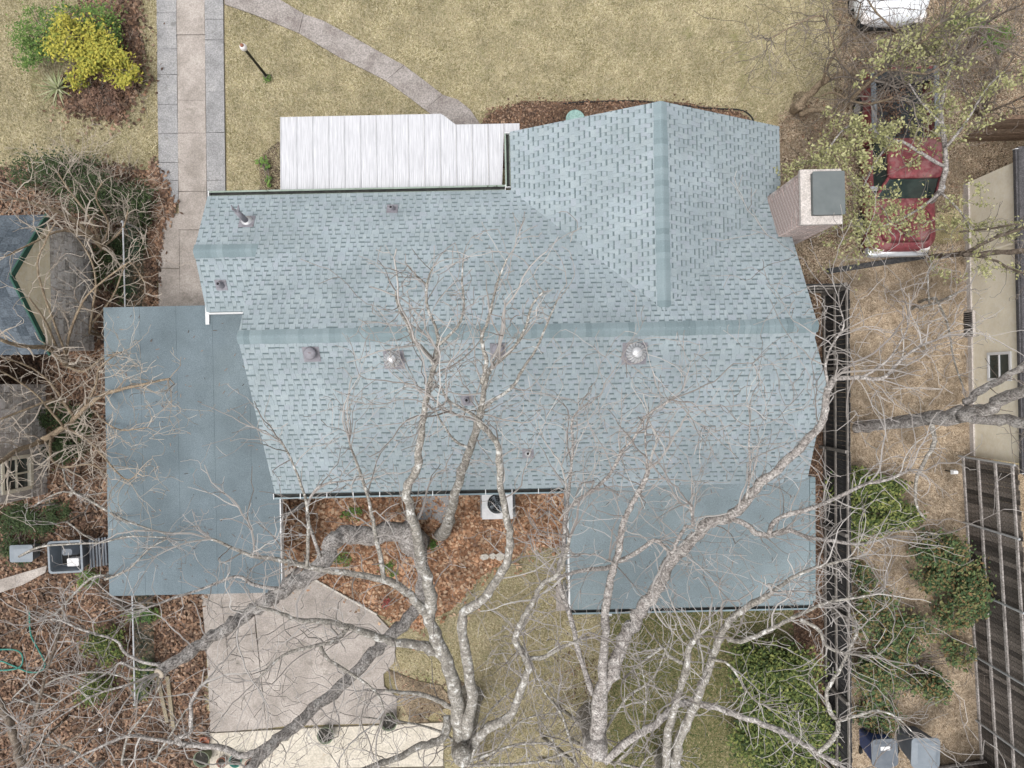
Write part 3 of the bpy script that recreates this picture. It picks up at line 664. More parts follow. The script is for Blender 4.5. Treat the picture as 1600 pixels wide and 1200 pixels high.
q = MB(); q.box((PX0 - .03, PY0 + .02, 0), (PX0 + .05, PY0 + .1, 2.4)); q.build('downspout', M['white'], patio)
a = W(936, 985, .1); q = MB(); q.box((2.45, PY0 - .26, .02), (2.62, PY0 - .16, 2.4)); q.build('downspout', M['white'], patio)
q = MB(); q.box((1.22, -7.0, .0), (1.62, -6.25, .16)); tag(q.build('concrete_step', M['concrete']), 'low concrete step at the corner of the patio room', 'step')

def roof_scraps(name, pts, z, label):
    P = sample(110, [pts], [], 0.0) * ((CAM_H - z) / CAM_H); n = len(P); a = rng.uniform(0, np.pi, n); l = rng.uniform(.015, .06, n)
    d = np.stack([np.cos(a), np.sin(a), np.zeros(n)], 1) * l[:, None]; e = np.stack([-np.sin(a), np.cos(a), np.zeros(n)], 1) * .007
    b = np.concatenate([P, np.full((n, 1), z)], 1)
    tag(fast_mesh(name, np.stack([b - d - e, b + d - e, b + d + e, b - d + e], 1), 4, M['leaf_litter']), label, 'twigs', kind='stuff')
roof_scraps('roof_scraps', [(175, 490), (340, 500), (380, 520), (430, 800), (430, 915), (180, 920)], cpz + .012, 'twig scraps on the carport roof')
roof_scraps('roof_scraps', [(905, 765), (1255, 750), (1262, 930), (905, 940)], 2.75, 'twig scraps on the patio room roof')
# white porch cover ------------------------------------------------------------
porch = thing('porch_cover', 'white ribbed metal porch cover in front of the gutter', 'porch roof', (-3, 6.4, 0))
pz = lambda y: 2.30 + (7.5 - y) / 2.1 * .12
xs0 = W(438, 183, 2.3).x; xs1 = W(812, 192, 2.3).x; yo = W(438, 183, 2.3).y; yi = W(760, 194, 2.3).y; xa = W(690, 178, 2.3).x; xb = W(712, 197, 2.3).x
yin = FY + .17
def ytop(x):
    return yo if x <= xa else (yi if x >= xb else yo + (yi - yo) * (x - xa) / (xb - xa))
np_ = 15; pw = (xs1 - xs0) / np_
for i in range(np_):
    x0 = xs0 + i * pw; cuts = [0]; prof = []
    for r in range(4):
        b0 = r * pw / 4; prof += [(b0, .018 if r == 0 else .005), (b0 + .014, .018 if r == 0 else .005), (b0 + .026, 0), (b0 + pw / 4 - .008, 0)]
    q = MB(); v = []
    for dxp, h in prof:
        x = x0 + dxp; lo_y = yin if x < CL - .22 else FY + 1.62
        if x > CL - .2: lo_y = CY + .12
        for y in (lo_y, ytop(x)): v.append((x, y, pz(y) + h))
    m = len(prof); q.add(v, [(2 * j, 2 * j + 2, 2 * j + 3, 2 * j + 1) for j in range(m - 1)])
    q.add([(a, b_, c - .012) for a, b_, c in v], [(2 * j + 1, 2 * j + 3, 2 * j + 2, 2 * j) for j in range(m - 1)])
    q.build('roof_panel', M['white_metal'], porch)
q = MB(); q.box((xs0, yo - .05, pz(yo) - .16), (xa, yo - .005, pz(yo) - .02)); q.box((xs0, yin, pz(yo) - .16), (xs0 + .05, yo - .06, pz(yo) - .02)); q.build('beam', M['white'], porch)
for x in (xs0 + .1, -4.1, xa - .1, xs1 - .3):
    q = MB(); yy = ytop(x) - .1; q.box((x - .05, yy - .05, 0), (x + .05, yy + .05, 2.13)); q.build('post', M['white'], porch)
# ------------------------------------------------------------------ trees
def smooth(pts, k=4):
    """Catmull-Rom through (Vector, radius) nodes"""
    out = []; n = len(pts)
    for i in range(n - 1):
        p = [pts[max(0, i - 1)], pts[i], pts[i + 1], pts[min(n - 1, i + 2)]]
        for j in range(k):
            t = j / k; t2 = t * t; t3 = t2 * t
            v = .5 * ((2 * p[1][0]) + (p[2][0] - p[0][0]) * t + (2 * p[0][0] - 5 * p[1][0] + 4 * p[2][0] - p[3][0]) * t2 + (3 * p[1][0] - p[0][0] - 3 * p[2][0] + p[3][0]) * t3)
            out.append((v, p[1][1] + (p[2][1] - p[1][1]) * t))
    out.append(pts[-1]); return out
def knobbly(path, amp=.28):
    return [(p + Vector((random.uniform(-1, 1), random.uniform(-1, 1), random.uniform(-1, 1))) * r * amp, r * random.uniform(.92, 1.1)) for p, r in path]
def trace(pts, z0, z1, w0, w1, zpow=1.0):
    """limb traced in the survey picture: picture points, height from z0 to z1, apparent width from w0 to w1 picture pixels"""
    L = [0]
    for a, b in zip(pts, pts[1:]): L.append(L[-1] + math.hypot(b[0] - a[0], b[1] - a[1]))
    out = []
    for (x, y), l in zip(pts, L):
        t = l / L[-1]; z = z0 + (z1 - z0) * t ** zpow; w = w0 + (w1 - w0) * t
        out.append((W(x, y, z), max(.006, w * (CAM_H - z) / FOC / 2)))
    return knobbly(smooth(out))
def rnd_dir(): 
    v = Vector((random.gauss(0, 1), random.gauss(0, 1), random.gauss(0, 1))); return v.normalized()
def grow(mb, p, d, L, r, depth, up=.03, wob=.28, kids=1.0, m=0):
    n = max(3, int(L / .16)); st = L / n; pts = [p.copy()]; rad = [r]; d = d.normalized()
    for i in range(n):
        d = (d + rnd_dir() * (wob if random.random() < .7 else wob * 2.4) + Vector((0, 0, up))).normalized(); p = p + d * st * random.uniform(.8, 1.2)
        if p.z < .15: p.z = .15; d.z = abs(d.z)
        if p.z > 15.5: p.z = 15.5; d.z = -abs(d.z) * .3
        pts.append(p.copy()); rad.append(r * (1 - .62 * (i + 1) / n))
        if depth > 0 and i > 0 and random.random() < .62 * kids:
            s = d.cross(rnd_dir()).normalized(); a = math.radians(random.uniform(32, 68))
            grow(mb, p, d * math.cos(a) + s * math.sin(a), L * random.uniform(.32, .62), max(.006, rad[-1] * .75), depth - 1, up, wob, kids, m)
    mb.tube(pts, [max(.0055, q) for q in rad], 3 if r < .012 else 4, m, cap=False)
def limb_part(path, name, m, parent, n=9, bumpy=.10):
    mb = MB(); mb.tube([p for p, r in path], [r for p, r in path], n, 0, bumpy=bumpy); return mb.build(name, M[m], parent, True)
def twigs_on(mb, path, every, L, r, depth=2, start=.25, up=.05, kids=1.0, flat=None, m=0):
    n = len(path)
    for i in range(int(n * start), n):
        p, rad = path[i]; d = (path[min(n - 1, i + 1)][0] - path[max(0, i - 1)][0]).normalized()
        if random.random() < every:
            s = d.cross(rnd_dir()).normalized(); a = math.radians(random.uniform(35, 75))
            dd = d * math.cos(a) + s * math.sin(a)
            if flat: dd = Vector((dd.x, dd.y, dd.z * flat))
            grow(mb, p, dd, random.uniform(*L) * random.choice((.6, 1, 1, 1.35)), min(r, max(.008, rad * .6)), depth, up, kids=kids, m=m)
    p, rad = path[-1]; d = (path[-1][0] - path[-3][0]).normalized()
    for _ in range(2): grow(mb, p, d + rnd_dir() * .5, random.uniform(*L), min(r, rad * .8), depth, up, kids=kids, m=m)
def tree(label, base, trunk, limbs, bark, twig='twig', cat='tree', name='bare_tree', every=.3, L=(.6, 1.5), r=.014, depth=2, start=.25, kids=1.0, group=None, up=.05, big=0):
    t = thing(name, label, cat, base, group)
    if trunk: limb_part(trunk, 'trunk', bark, t, 14, .08)
    mb = MB()
    if not trunk:                                                    # shrubs: run every free stem down to the ground
        feet = []; out = []
        for lp in limbs:
            p, r = lp[0]; held = any((p - q).length < .35 for o in limbs if o is not lp for q, _ in o[2:])
            if not held and p.z > .1 and not any((p - f).length < .25 for f in feet):
                feet.append(p.copy()); g = Vector((p.x + (base[0] - p.x) * .25, p.y + (base[1] - p.y) * .25, -.03))
                lp = [(g, r * 1.25), (g.lerp(p, .5) + Vector((random.uniform(-.06, .06), random.uniform(-.06, .06), 0)), r * 1.12)] + lp
            out.append(lp)
        limbs = out
    for lp in limbs:
        opt = {}
        if isinstance(lp, tuple): lp, opt = lp[0], dict(lp[1])
        limb_part(lp, 'limb', opt.pop('bark', bark), t, 9)
        kw = dict(every=every, L=L, r=r, depth=depth, start=start, kids=kids, up=up); kw.update(opt)
        twigs_on(mb, lp, **kw)
        if big and lp[0][0].z < 9: twigs_on(mb, lp, every=big, L=(1.3, 2.4), r=.024, depth=3, start=.3, kids=.5, up=.02)
    if mb.v: mb.build('crown', M[twig], t)
    return t
# A: lichen-spotted tree behind the courtyard, limbs reaching over the roof
A1 = trace([(722, 1165), (715, 1100), (700, 1040), (682, 1000), (671, 960), (672, 920), (660, 885), (650, 830), (640, 790), (636, 765), (650, 735), (655, 700), (662, 650), (669, 610), (680, 570)], 4, 10.5, 25, 8)
A1b = trace([(680, 570), (660, 545), (645, 530), (638, 510), (622, 480), (618, 455)], 10.5, 11.6, 8, 2.5)
A1c = trace([(676, 580), (684, 545), (683, 520), (668, 480), (667, 445), (676, 418)], 10.4, 11.8, 7, 2.5)
A1d = trace([(667, 445), (652, 432), (637, 415)], 11.4, 11.9, 3.5, 2)
A1e = trace([(684, 540), (715, 510), (725, 475), (722, 440), (724, 400)], 10.9, 11.9, 5, 2)
A2 = trace([(690, 1022), (655, 1008), (610, 1002), (575, 990), (535, 977), (500, 970), (465, 968), (430, 955), (400, 948)], 5.6, 8.2, 16, 4)
A2b = trace([(545, 980), (520, 1003), (490, 1010), (440, 1025), (405, 1060)], 6.8, 7.6, 7, 3)
A2c = trace([(500, 1008), (515, 1032), (560, 1060), (590, 1085), (600, 1110)], 7.0, 7.5, 6, 3)
A3 = trace([(671, 965), (650, 942), (635, 925), (600, 905), (540, 895), (480, 885), (440, 875), (395, 868), (330, 842)], 6.3, 8.5, 14, 4)
A3b = trace([(480, 885), (482, 840), (480, 790), (460, 730), (440, 690)], 8, 8.8, 6, 2.5)
A3c = trace([(600, 905), (590, 850), (580, 800), (565, 745), (545, 690)], 7, 8.8, 8, 3)
A4 = trace([(728, 1150), (737, 1085), (727, 1005), (722, 962), (740, 947), (762, 930), (790, 880), (797, 840), (790, 800), (783, 760), (780, 720), (775, 690), (760, 672), (748, 655), (753, 630), (757, 600), (765, 578)], 4.5, 10.5, 18, 7.5)
A4b = trace([(753, 600), (760, 565), (752, 530), (760, 508), (770, 470), (778, 440), (792, 405)], 10.6, 12, 7, 2.5)
A4c = trace([(765, 578), (785, 560), (805, 540), (822, 510), (830, 480), (850, 455)], 10.5, 12, 6, 2.5)
A4d = trace([(748, 655), (725, 640), (700, 625), (690, 605)], 10, 10.6, 6, 3)
A5 = trace([(735, 1165), (760, 1142), (785, 1127), (802, 1112), (820, 1062), (826, 1040), (816, 1020), (805, 1000), (815, 970), (830, 945), (845, 915), (868, 900), (880, 880), (890, 840)], 4.2, 8.2, 16, 5)
A5b = trace([(817, 1030), (850, 1026), (880, 1010), (905, 1000)], 5.6, 6.4, 8, 4)
A6 = trace([(715, 1110), (690, 1098), (660, 1085), (630, 1082), (600, 1078)], 4.5, 5.8, 9, 4)
A7 = trace([(700, 1120), (690, 1155), (660, 1165), (620, 1185), (590, 1195), (540, 1215)], 4.3, 6, 13, 8)
HI = dict(L=(.25, .62), r=.010, every=.7)
tree('big bare tree with white lichen on its bark, limbs forking over the courtyard', W(735, 1085, 0),
     smooth([(W(735, 1085, -.1), .42), (W(733, 1100, .6), .34), (W(728, 1135, 2.2), .31), (W(722, 1170, 4.0), .29), (W(722, 1185, 4.8), .2)]),
     [(A1, dict(L=(.5, 1.3), every=.34)), (A1b, HI), (A1c, HI), (A1d, dict(every=.2, L=(.2, .5), depth=1)), (A1e, HI), A2, A2b, A2c, A3, A3b, A3c, (A4, dict(every=.34)), (A4b, HI), (A4c, HI), (A4d, HI), A5, A5b, A6, A7], 'bark_lichen', every=.8, L=(.5, 1.4), r=.015, kids=.66, big=.05)
# B: brown stem rising between the air conditioner and the courtyard
B1 = trace([(702, 812), (712, 770), (722, 735), (735, 700), (745, 662), (752, 640)], 3, 8.6, 15, 11)
B2 = trace([(752, 640), (770, 625), (800, 605), (815, 580), (838, 545), (855, 505), (870, 470)], 8.6, 10, 6, 2.5)
B3 = trace([(735, 700), (712, 690), (690, 660), (680, 640)], 7.4, 8.4, 5, 2)
tree('slender leaning bare tree in the courtyard beside the air conditioner', W(690, 850, 0), smooth([(W(688, 835, -.1), .22), (W(695, 830, 1.2), .18), (W(702, 812, 3.0), .15)]),
     [B1, B2, B3], 'bark_lichen', every=.45, L=(.5, 1.1), r=.014, kids=.62)
# C: grey tree whose long limb crosses the patio room roof
C1 = trace([(932, 1160), (938, 1090), (955, 1050), (975, 1000), (990, 975), (1005, 950), (1030, 915), (1042, 888), (1065, 860), (1090, 835), (1106, 816), (1138, 808), (1165, 785), (1187, 757), (1225, 725), (1256, 692), (1280, 668), (1289, 640), (1294, 608), (1305, 590)], 4.5, 8.6, 25, 10)
C1b = trace([(1300, 592), (1340, 590), (1380, 590), (1410, 560), (1440, 540), (1465, 530)], 8.4, 8.8, 8, 3)
C1c = trace([(1294, 605), (1290, 570), (1300, 540), (1318, 510), (1312, 480)], 8.6, 9.2, 5, 2)
C1d = trace([(1345, 590), (1385, 565), (1415, 520), (1418, 500)], 8.6, 9, 4, 2)
C2 = trace([(1138, 808), (1165, 820), (1187, 835), (1205, 836), (1235, 830), (1265, 840), (1300, 845), (1345, 850), (1385, 840)], 7, 7.8, 10, 3)
C3 = trace([(940, 1085), (945, 1000), (946, 970), (950, 930), (956, 900), (961, 878), (967, 858), (972, 825), (981, 800), (995, 775), (1006, 755), (1012, 735)], 5.0, 8.4, 16, 7)
C4 = trace([(966, 876), (992, 865), (1022, 845), (1036, 852), (1050, 863), (1058, 845), (1071, 824), (1082, 820), (1080, 790)], 6.8, 8.2, 8, 4)
C5 = trace([(960, 886), (940, 888), (905, 892), (880, 900)], 6.5, 6.8, 8, 5)
C6 = trace([(1202, 838), (1206, 822), (1225, 806), (1275, 792), (1312, 775), (1350, 757), (1385, 750), (1420, 735)], 7.4, 8, 8, 4)
C7 = trace([(880, 800), (920, 770), (945, 750), (960, 730), (970, 708), (990, 685), (1010, 650), (1050, 625)], 7.2, 9.2, 6, 3)
C8 = trace([(885, 800), (880, 860), (872, 900), (890, 960), (905, 1020), (925, 1085)][::-1], 4.8, 7.2, 9, 6)
C9 = trace([(1012, 735), (1008, 690), (1010, 660)], 8.4, 9, 4, 2)
C10 = trace([(885, 800), (890, 755), (895, 700), (893, 660), (905, 640)], 7.2, 9, 5, 2.5)
C11 = trace([(1165, 785), (1172, 740), (1170, 700), (1172, 660)], 7.4, 8.6, 4, 2)
tree('tall grey bare tree with one long limb reaching across the patio room', W(922, 1125, 0),
     smooth([(W(921, 1118, -.1), .46), (W(923, 1125, .6), .37), (W(927, 1142, 2.2), .33), (W(930, 1160, 4.0), .31), (W(933, 1172, 4.8), .24)]),
     [(C1, dict(every=.30)), C1b, C1c, C1d, C2, (C3, dict(every=.4)), C4, C5, C6, C7, C8, C9, C10, C11], 'bark_grey', every=.8, L=(.5, 1.35), r=.014, kids=.62, big=.06)
# D: pale tree at the lower edge
D1 = trace([(1040, 1215), (1045, 1140), (1055, 1100), (1066, 1068), (1072, 1040), (1079, 1010), (1092, 992)], 4.5, 7.2, 14, 9)
D2 = trace([(1055, 1215), (1060, 1160), (1075, 1125), (1090, 1090), (1105, 1050), (1118, 1015), (1130, 985), (1145, 965), (1175, 945), (1200, 930)], 4.5, 7.8, 16, 9)
D2b = trace([(1135, 1000), (1165, 1000), (1200, 985), (1225, 972), (1260, 955), (1290, 942), (1330, 935), (1360, 930)], 7, 8, 8, 3)
D2c = trace([(1200, 930), (1235, 905), (1265, 890), (1300, 880), (1340, 870)], 7.8, 8.4, 7, 3)
D2d = trace([(1250, 968), (1280, 985), (1292, 1010), (1320, 1020), (1370, 1025)], 7.4, 7.9, 7, 2.5)
D3 = trace([(945, 1190), (985, 1155), (1010, 1140), (1040, 1117), (1062, 1100), (1100, 1100), (1130, 1110), (1160, 1120), (1200, 1135), (1225, 1145), (1250, 1160), (1275, 1175), (1310, 1195)], 3.8, 6, 12, 8)
D3b = trace([(1278, 1176), (1302, 1155), (1310, 1130), (1296, 1110), (1292, 1080), (1310, 1050), (1325, 1020), (1340, 985)], 5.8, 7, 8, 4)
D3c = trace([(1305, 1128), (1340, 1118), (1370, 1110), (1400, 1120), (1425, 1143)], 6.2, 6.8, 5, 2)
D4 = trace([(1075, 1040), (1045, 1025), (1035, 1012), (1010, 1030), (985, 1050)], 6.4, 6.8, 6, 3)
D5 = trace([(1112, 1030), (1140, 1040), (1175, 1090), (1190, 1100)], 6.6, 7.4, 5, 2)
tree('pale mottled bare tree between the patio room and the big green shrub', W(1038, 1188, 0),
     smooth([(W(1038, 1185, -.1), .34), (W(1040, 1195, 1.8), .28), (W(1045, 1218, 4.5), .24)]),
     [D1, D2, D2b, D2c, D2d, (D3, dict(bark='bark_grey')), D3b, D3c, D4, D5], 'bark_lichen', every=.62, L=(.5, 1.4), r=.015, kids=.62, big=.07)
# F: heavy tree at the courtyard edge with sawn-off limb
F1 = trace([(640, 828), (590, 835), (545, 836), (520, 846), (505, 880), (472, 904), (445, 920), (420, 938), (395, 954), (370, 970), (340, 990), (310, 1010), (280, 1030), (248, 1050)], 1.2, 6.2, 31, 17)
F1b = trace([(255, 1040), (225, 1035), (195, 1020), (180, 1000), (130, 985), (95, 970), (70, 968)], 6, 6.8, 5, 2.5)
F1c = trace([(255, 1046), (215, 1046), (190, 1035), (170, 1050), (110, 1085), (75, 1110)], 6, 6.6, 4, 2)
F1d = trace([(248, 1050), (200, 1070), (150, 1085), (100, 1115), (80, 1130)], 6.1, 6.8, 4, 2)
F1e = trace([(445, 922), (400, 915), (370, 900), (330, 915), (270, 935), (230, 950)], 4.2, 6, 6, 3)
F2 = trace([(654, 852), (662, 892), (656, 940), (630, 975), (596, 1006), (570, 1035), (540, 1065), (500, 1100), (465, 1130), (440, 1150), (415, 1175), (385, 1205)], .8, 6.5, 20, 17)
F3 = trace([(440, 1150), (400, 1175), (375, 1181), (345, 1168), (315, 1165), (285, 1162), (276, 1154), (297, 1145), (298, 1120), (300, 1095), (315, 1070)], 5.5, 6.8, 12, 5)
F3b = trace([(285, 1162), (240, 1155), (200, 1150), (150, 1170), (100, 1195)], 6.2, 6.8, 6, 3)
F4 = trace([(500, 870), (480, 800), (500, 760), (555, 750)], 3.5, 6, 6, 2.5)
ft = tree('massive dark trunk with a sawn off limb leaning over the concrete drive', W(645, 850, 0),
     smooth([(W(648, 846, -.1), .50), (W(645, 845, .5), .42), (W(640, 838, 1.4), .34)]), [(F1, dict(every=.10, start=.4)), F1b, F1c, F1d, F1e, (F2, dict(every=.3)), F3, F3b, F4], 'bark_grey', every=.62, L=(.5, 1.2), r=.014, kids=.62, big=.06)
cp = F1[-1][0]; cd = (F1[-1][0] - F1[-3][0]).normalized(); k = MB(); k.tube([cp, cp + cd * .03], [F1[-1][1] * .96, F1[-1][1] * .9], 12); k.build('cut_face', M['cut_wood'], ft)
# more stems that reach over the carport and the drive
# H: tree beyond the dark fence, trunk leaning away over the neighbour's wall
H1 = trace([(1500, 648), (1540, 640), (1575, 620), (1620, 600)], 4.6, 7.6, 22, 16)
H2 = trace([(1500, 650), (1560, 655), (1620, 662), (1680, 668)], 4.6, 8, 20, 14)
H3 = trace([(1510, 630), (1530, 612), (1560, 595), (1600, 570), (1640, 540)], 4.8, 7, 12, 8)
H4 = trace([(1455, 662), (1460, 690), (1445, 720), (1432, 750), (1432, 790), (1445, 810)], 3.6, 3.2, 8, 3)
tree('dark trunk growing beyond the fence against the cream neighbour wall', W(1338, 668, 0),
     trace([(1336, 669), (1360, 665), (1420, 659), (1470, 652), (1505, 648)], .0, 4.7, 15, 26), [H1, H2, H3, (H4, dict(bark='bark_lichen'))], 'bark_grey', 'twig_dark', every=.5, L=(.5, 1.3), r=.012, kids=.8)
# neighbour-wall tree with a yellow-lichened stub
I1 = trace([(1505, 397), (1545, 396), (1590, 392), (1640, 388)], 3, 5, 8, 9)
I2 = trace([(1508, 396), (1540, 378), (1580, 362), (1620, 350)], 3, 5, 6, 5)
I3 = trace([(1515, 400), (1550, 405), (1580, 420), (1610, 430)], 3, 5, 4, 3)
I4 = trace([(1500, 362), (1540, 358), (1590, 350)], 2.8, 4.6, 3, 3)
tree('small bare tree in front of the cream neighbour wall near the truck', W(1440, 398, 0), trace([(1452, 402), (1480, 399), (1508, 396)], .0, 3, 7, 8), [I1, I2, I3, I4], 'bark_brown', 'twig_dark', every=.5, L=(.4, 1.1), r=.009)
I5 = trace([(1440, 480), (1470, 470), (1500, 455)], .8, 2.4, 4, 3); I6 = trace([(1462, 465), (1480, 505), (1490, 560), (1505, 605)], 1, 3, 4, 2)
tree('thin pale sapling beside the cream neighbour wall and its vent', W(1440, 478, 0), None, [I5, I6, trace([(1452, 476), (1450, 430), (1455, 420)], 1, 2.4, 3, 2)], 'bark_lichen', every=.6, L=(.5, 1.2), r=.008)
# G: tan tree at the corner of the front yard
G1 = trace([(1245, 168), (1262, 150), (1285, 130), (1310, 118), (1350, 112), (1380, 103), (1420, 80), (1445, 60), (1468, 35)], .6, 5, 12, 4)
G2 = trace([(1250, 178), (1275, 172), (1305, 177), (1322, 165), (1336, 150), (1356, 130), (1385, 108)], .5, 4, 9, 4)
G3 = trace([(1284, 150), (1302, 145), (1326, 156), (1360, 162), (1396, 152)], 1.5, 4, 4, 3)
G4 = trace([(1285, 130), (1295, 100), (1320, 60), (1335, 40), (1345, 5)], 1.6, 4.5, 5, 2)
G5 = trace([(1350, 112), (1400, 110), (1450, 115), (1475, 95)], 3, 4.6, 4, 3)
G6 = trace([(1420, 80), (1400, 50), (1370, 20), (1350, -10)], 4, 5.5, 4, 2)
G7 = trace([(1330, 115), (1310, 90), (1300, 60), (1285, 25), (1240, 40), (1205, 60)], 2.6, 4.5, 4, 2)
tree('spreading tan barked bare tree rooted at the front lawn corner', W(1243, 170, 0), smooth([(W(1242, 172, -.1), .2), (W(1244, 170, .3), .16), (W(1250, 164, .8), .13)]),
     [G1, G2, G3, G4, G5, G6, G7], 'bark_tan', 'twig_dark', every=.95, L=(.6, 1.6), r=.014, kids=.85, big=.18)
# budding tree above the red truck
def clump_leaves(mb_list, centre, rad, n, size, subs=14, clump=.28, flat=.6):
    """separate leaf quads gathered in clumps inside an ellipsoid"""
    c = np.array(centre); rad = np.array(rad)
    u = rng.normal(size=(subs, 3)); u /= np.linalg.norm(u, axis=1)[:, None]; sc = c + u * rad * rng.uniform(.25, 1, (subs, 1)) ** .5
    sc[:, 2] = np.maximum(sc[:, 2], .12)
    k = rng.integers(0, subs, n); P = sc[k] + rng.normal(size=(n, 3)) * rad * clump * rng.uniform(.5, 1.2, (subs, 1))[k]; P[:, 2] = np.maximum(P[:, 2], .05)
    a = rng.uniform(0, 2 * np.pi, n); l = rng.uniform(*size, n); w = l * rng.uniform(.35, .65, n)
    ex = np.stack([np.cos(a), np.sin(a), rng.uniform(-flat, flat, n)], 1) * l[:, None]
    ey = np.stack([-np.sin(a), np.cos(a), rng.uniform(-flat, flat, n)], 1) * w[:, None]
    mb_list.append(np.stack([P - ex, P - ey, P + ex, P + ey], 1)); return sc
DENSE = 1.9
def shrub(name, label, cat, base, clouds, m, stems=None, stem_m='twig_dark', size=(.03, .06), group=None, subs=14, clump=.28, bare=0, bare_L=(.5, 1.1), bare_r=.008, flat=.6):
    """clouds: (px, py, z, rx, ry, rz, n)"""
    t = thing(name, label, cat, base, group); V = []; st = MB()
    for (px, py, z, rx, ry, rz, n) in clouds:
        c = W(px, py, z); sc = clump_leaves(V, c, (rx, ry, rz), int(n * DENSE), size, int(subs * 1.3), clump, flat)
        for q in sc[::2]:
            b = Vector(base) + Vector((random.uniform(-.15, .15), random.uniform(-.15, .15), 0)) if (Vector(base) - c).length < 2.2 else Vector((c.x, c.y, 0)) + Vector((random.uniform(-.2, .2), random.uniform(-.2, .2), 0))
            e = Vector(q); mid = b.lerp(e, .55) + Vector((random.uniform(-.1, .1), random.uniform(-.1, .1), .12))
            st.tube([b, mid, e], [.016, .011, .004], 4, cap=False)
        for _ in range(bare):
            b = Vector((c.x, c.y, max(.1, z * .4))); grow(st, b, Vector((random.gauss(0, 1) * rx, random.gauss(0, 1) * ry, abs(random.gauss(0, 1)) * max(rz, .4))), random.uniform(*bare_L), bare_r, 2, .04)
    if V: fast_mesh('crown', np.concatenate(V), 4, M[m], t)
    if st.v: tag(st.build('stems', M[stem_m], t), kind='stuff')
    return t
J = []
J1 = trace([(1470, 300), (1478, 250), (1470, 180), (1480, 120), (1500, 60)], 2, 4.5, 9, 3); J2 = trace([(1475, 260), (1440, 240), (1400, 220), (1370, 250), (1350, 290)], 2.6, 3.8, 6, 2)
J3 = trace([(1478, 230), (1510, 190), (1540, 140), (1570, 110)], 3, 4.6, 5, 2); J4 = trace([(1470, 300), (1430, 330), (1390, 350), (1345, 360)], 2.2, 3, 5, 2); J5 = trace([(1476, 200), (1440, 160), (1420, 130)], 3.4, 4.4, 4, 2)
J6 = trace([(1470, 300), (1500, 330), (1520, 360)], 2.2, 3.2, 4, 2); J7 = trace([(1400, 220), (1350, 200), (1320, 200), (1290, 240)], 3.2, 3.6, 4, 2)
bt = tree('budding tree with sparse pale yellow green leaves above the red truck', W(1440, 320, 0), trace([(1440, 330), (1455, 315), (1470, 298)], 0, 2.1, 8, 9), [J1, J2, J3, J4, J5, J6, J7], 'bark_grey', 'twig_dark', every=.95, L=(.6, 1.5), r=.011, name='budding_tree', kids=.95)
tw = next(c for c in bt.children if c.name.startswith('crown')); tw.name = 'twigs'
tv = np.empty(len(tw.data.vertices) * 3, np.float32); tw.data.vertices.foreach_get('co', tv); tv = tv.reshape(-1, 3)
P = tv[rng.integers(0, len(tv), 16000)] + rng.normal(size=(16000, 3)) * .06
keep = (np.sin(P[:, 0] * 2.3 + P[:, 1] * 1.1) + np.sin(P[:, 1] * 2.9 - P[:, 0]) + rng.normal(size=len(P)) * .5) > -.35; P = P[keep]; n = len(P)
a = rng.uniform(0, 2 * np.pi, n); l = rng.uniform(.02, .055, n)
ex = np.stack([np.cos(a), np.sin(a), rng.uniform(-.7, .7, n)], 1) * l[:, None]; ey = np.stack([-np.sin(a), np.cos(a), rng.uniform(-.7, .7, n)], 1) * (l * rng.uniform(.35, .7, n))[:, None]
fast_mesh('crown', np.stack([P - ex, P - ey, P + ex, P + ey], 1), 4, M['bud_leaf'], bt)
# shrubs of the front yard
shrub('flowering_shrub', 'bright yellow flowering shrub on the front lawn beside the driveway', 'shrub', W(150, 95, 0),
      [(118, 62, 1.0, .75, .6, .35, 900), (150, 85, .9, .8, .55, .35, 900), (188, 115, .7, .5, .4, .3, 480), (120, 125, .6, .3, .25, .25, 160), (100, 45, 1.0, .4, .4, .3, 200)], 'yellow_leaf', size=(.03, .065), bare=4)
shrub('leafy_shrub', 'fresh green leafy shrub behind the yellow flowering one', 'shrub', W(75, 60, 0),
      [(62, 50, .9, .75, .75, .4, 900), (50, 85, .7, .45, .45, .3, 420), (135, 25, .8, .9, .35, .35, 500), (170, 50, .6, .4, .5, .3, 300)], 'fresh_leaf', size=(.02, .05), bare=4)
shrub('dead_shrub', 'low brown dry shrub below the yellow flowering one', 'shrub', W(155, 150, 0), [(150, 140, .3, .55, .4, .2, 700), (170, 165, .2, .4, .3, .15, 500)], 'dry_leaf', size=(.015, .04), bare=8, bare_L=(.3, .6))
yu = thing('yucca', 'spiky pale green yucca on the lawn below the yellow shrub', 'plant', W(93, 140, 0)); yb = W(93, 140, 0)
for k in range(34):
    a = 2 * math.pi * k / 34 + random.uniform(-.1, .1); el = random.uniform(.15, 1.2); L = random.uniform(.5, .78); q = MB(); v = []
    for j in range(4):
        t = j / 3; r = L * t * math.cos(el); z = .08 + L * t * math.sin(el) - .10 * t * t; wd = .03 * (1 - t) + .004
        c = yb + Vector((math.cos(a) * r, math.sin(a) * r, max(.02, z))); s = Vector((-math.sin(a), math.cos(a), 0)) * wd; v += [c - s, c + Vector((0, 0, -.006)), c + s]
    q.add(v, [f for j in range(3) for f in ((3 * j, 3 * j + 1, 3 * j + 4, 3 * j + 3), (3 * j + 1, 3 * j + 2, 3 * j + 5, 3 * j + 4))]); q.build('blade', M['yucca'], yu)
shrub('hedge_shrub', 'dark green straggly hedge between lawn and chain link fence', 'shrub', W(130, 300, 0),
      [(75, 275, .9, .9, .6, .5, 1300), (140, 300, .8, .8, .6, .5, 1200), (200, 310, .6, .6, .5, .35, 800), (215, 335, .4, .35, .4, .25, 400), (120, 265, .6, 1.0, .35, .3, 600)], 'ivy_leaf', size=(.02, .05), bare=26, bare_L=(.6, 1.4), stem_m='twig_tan')
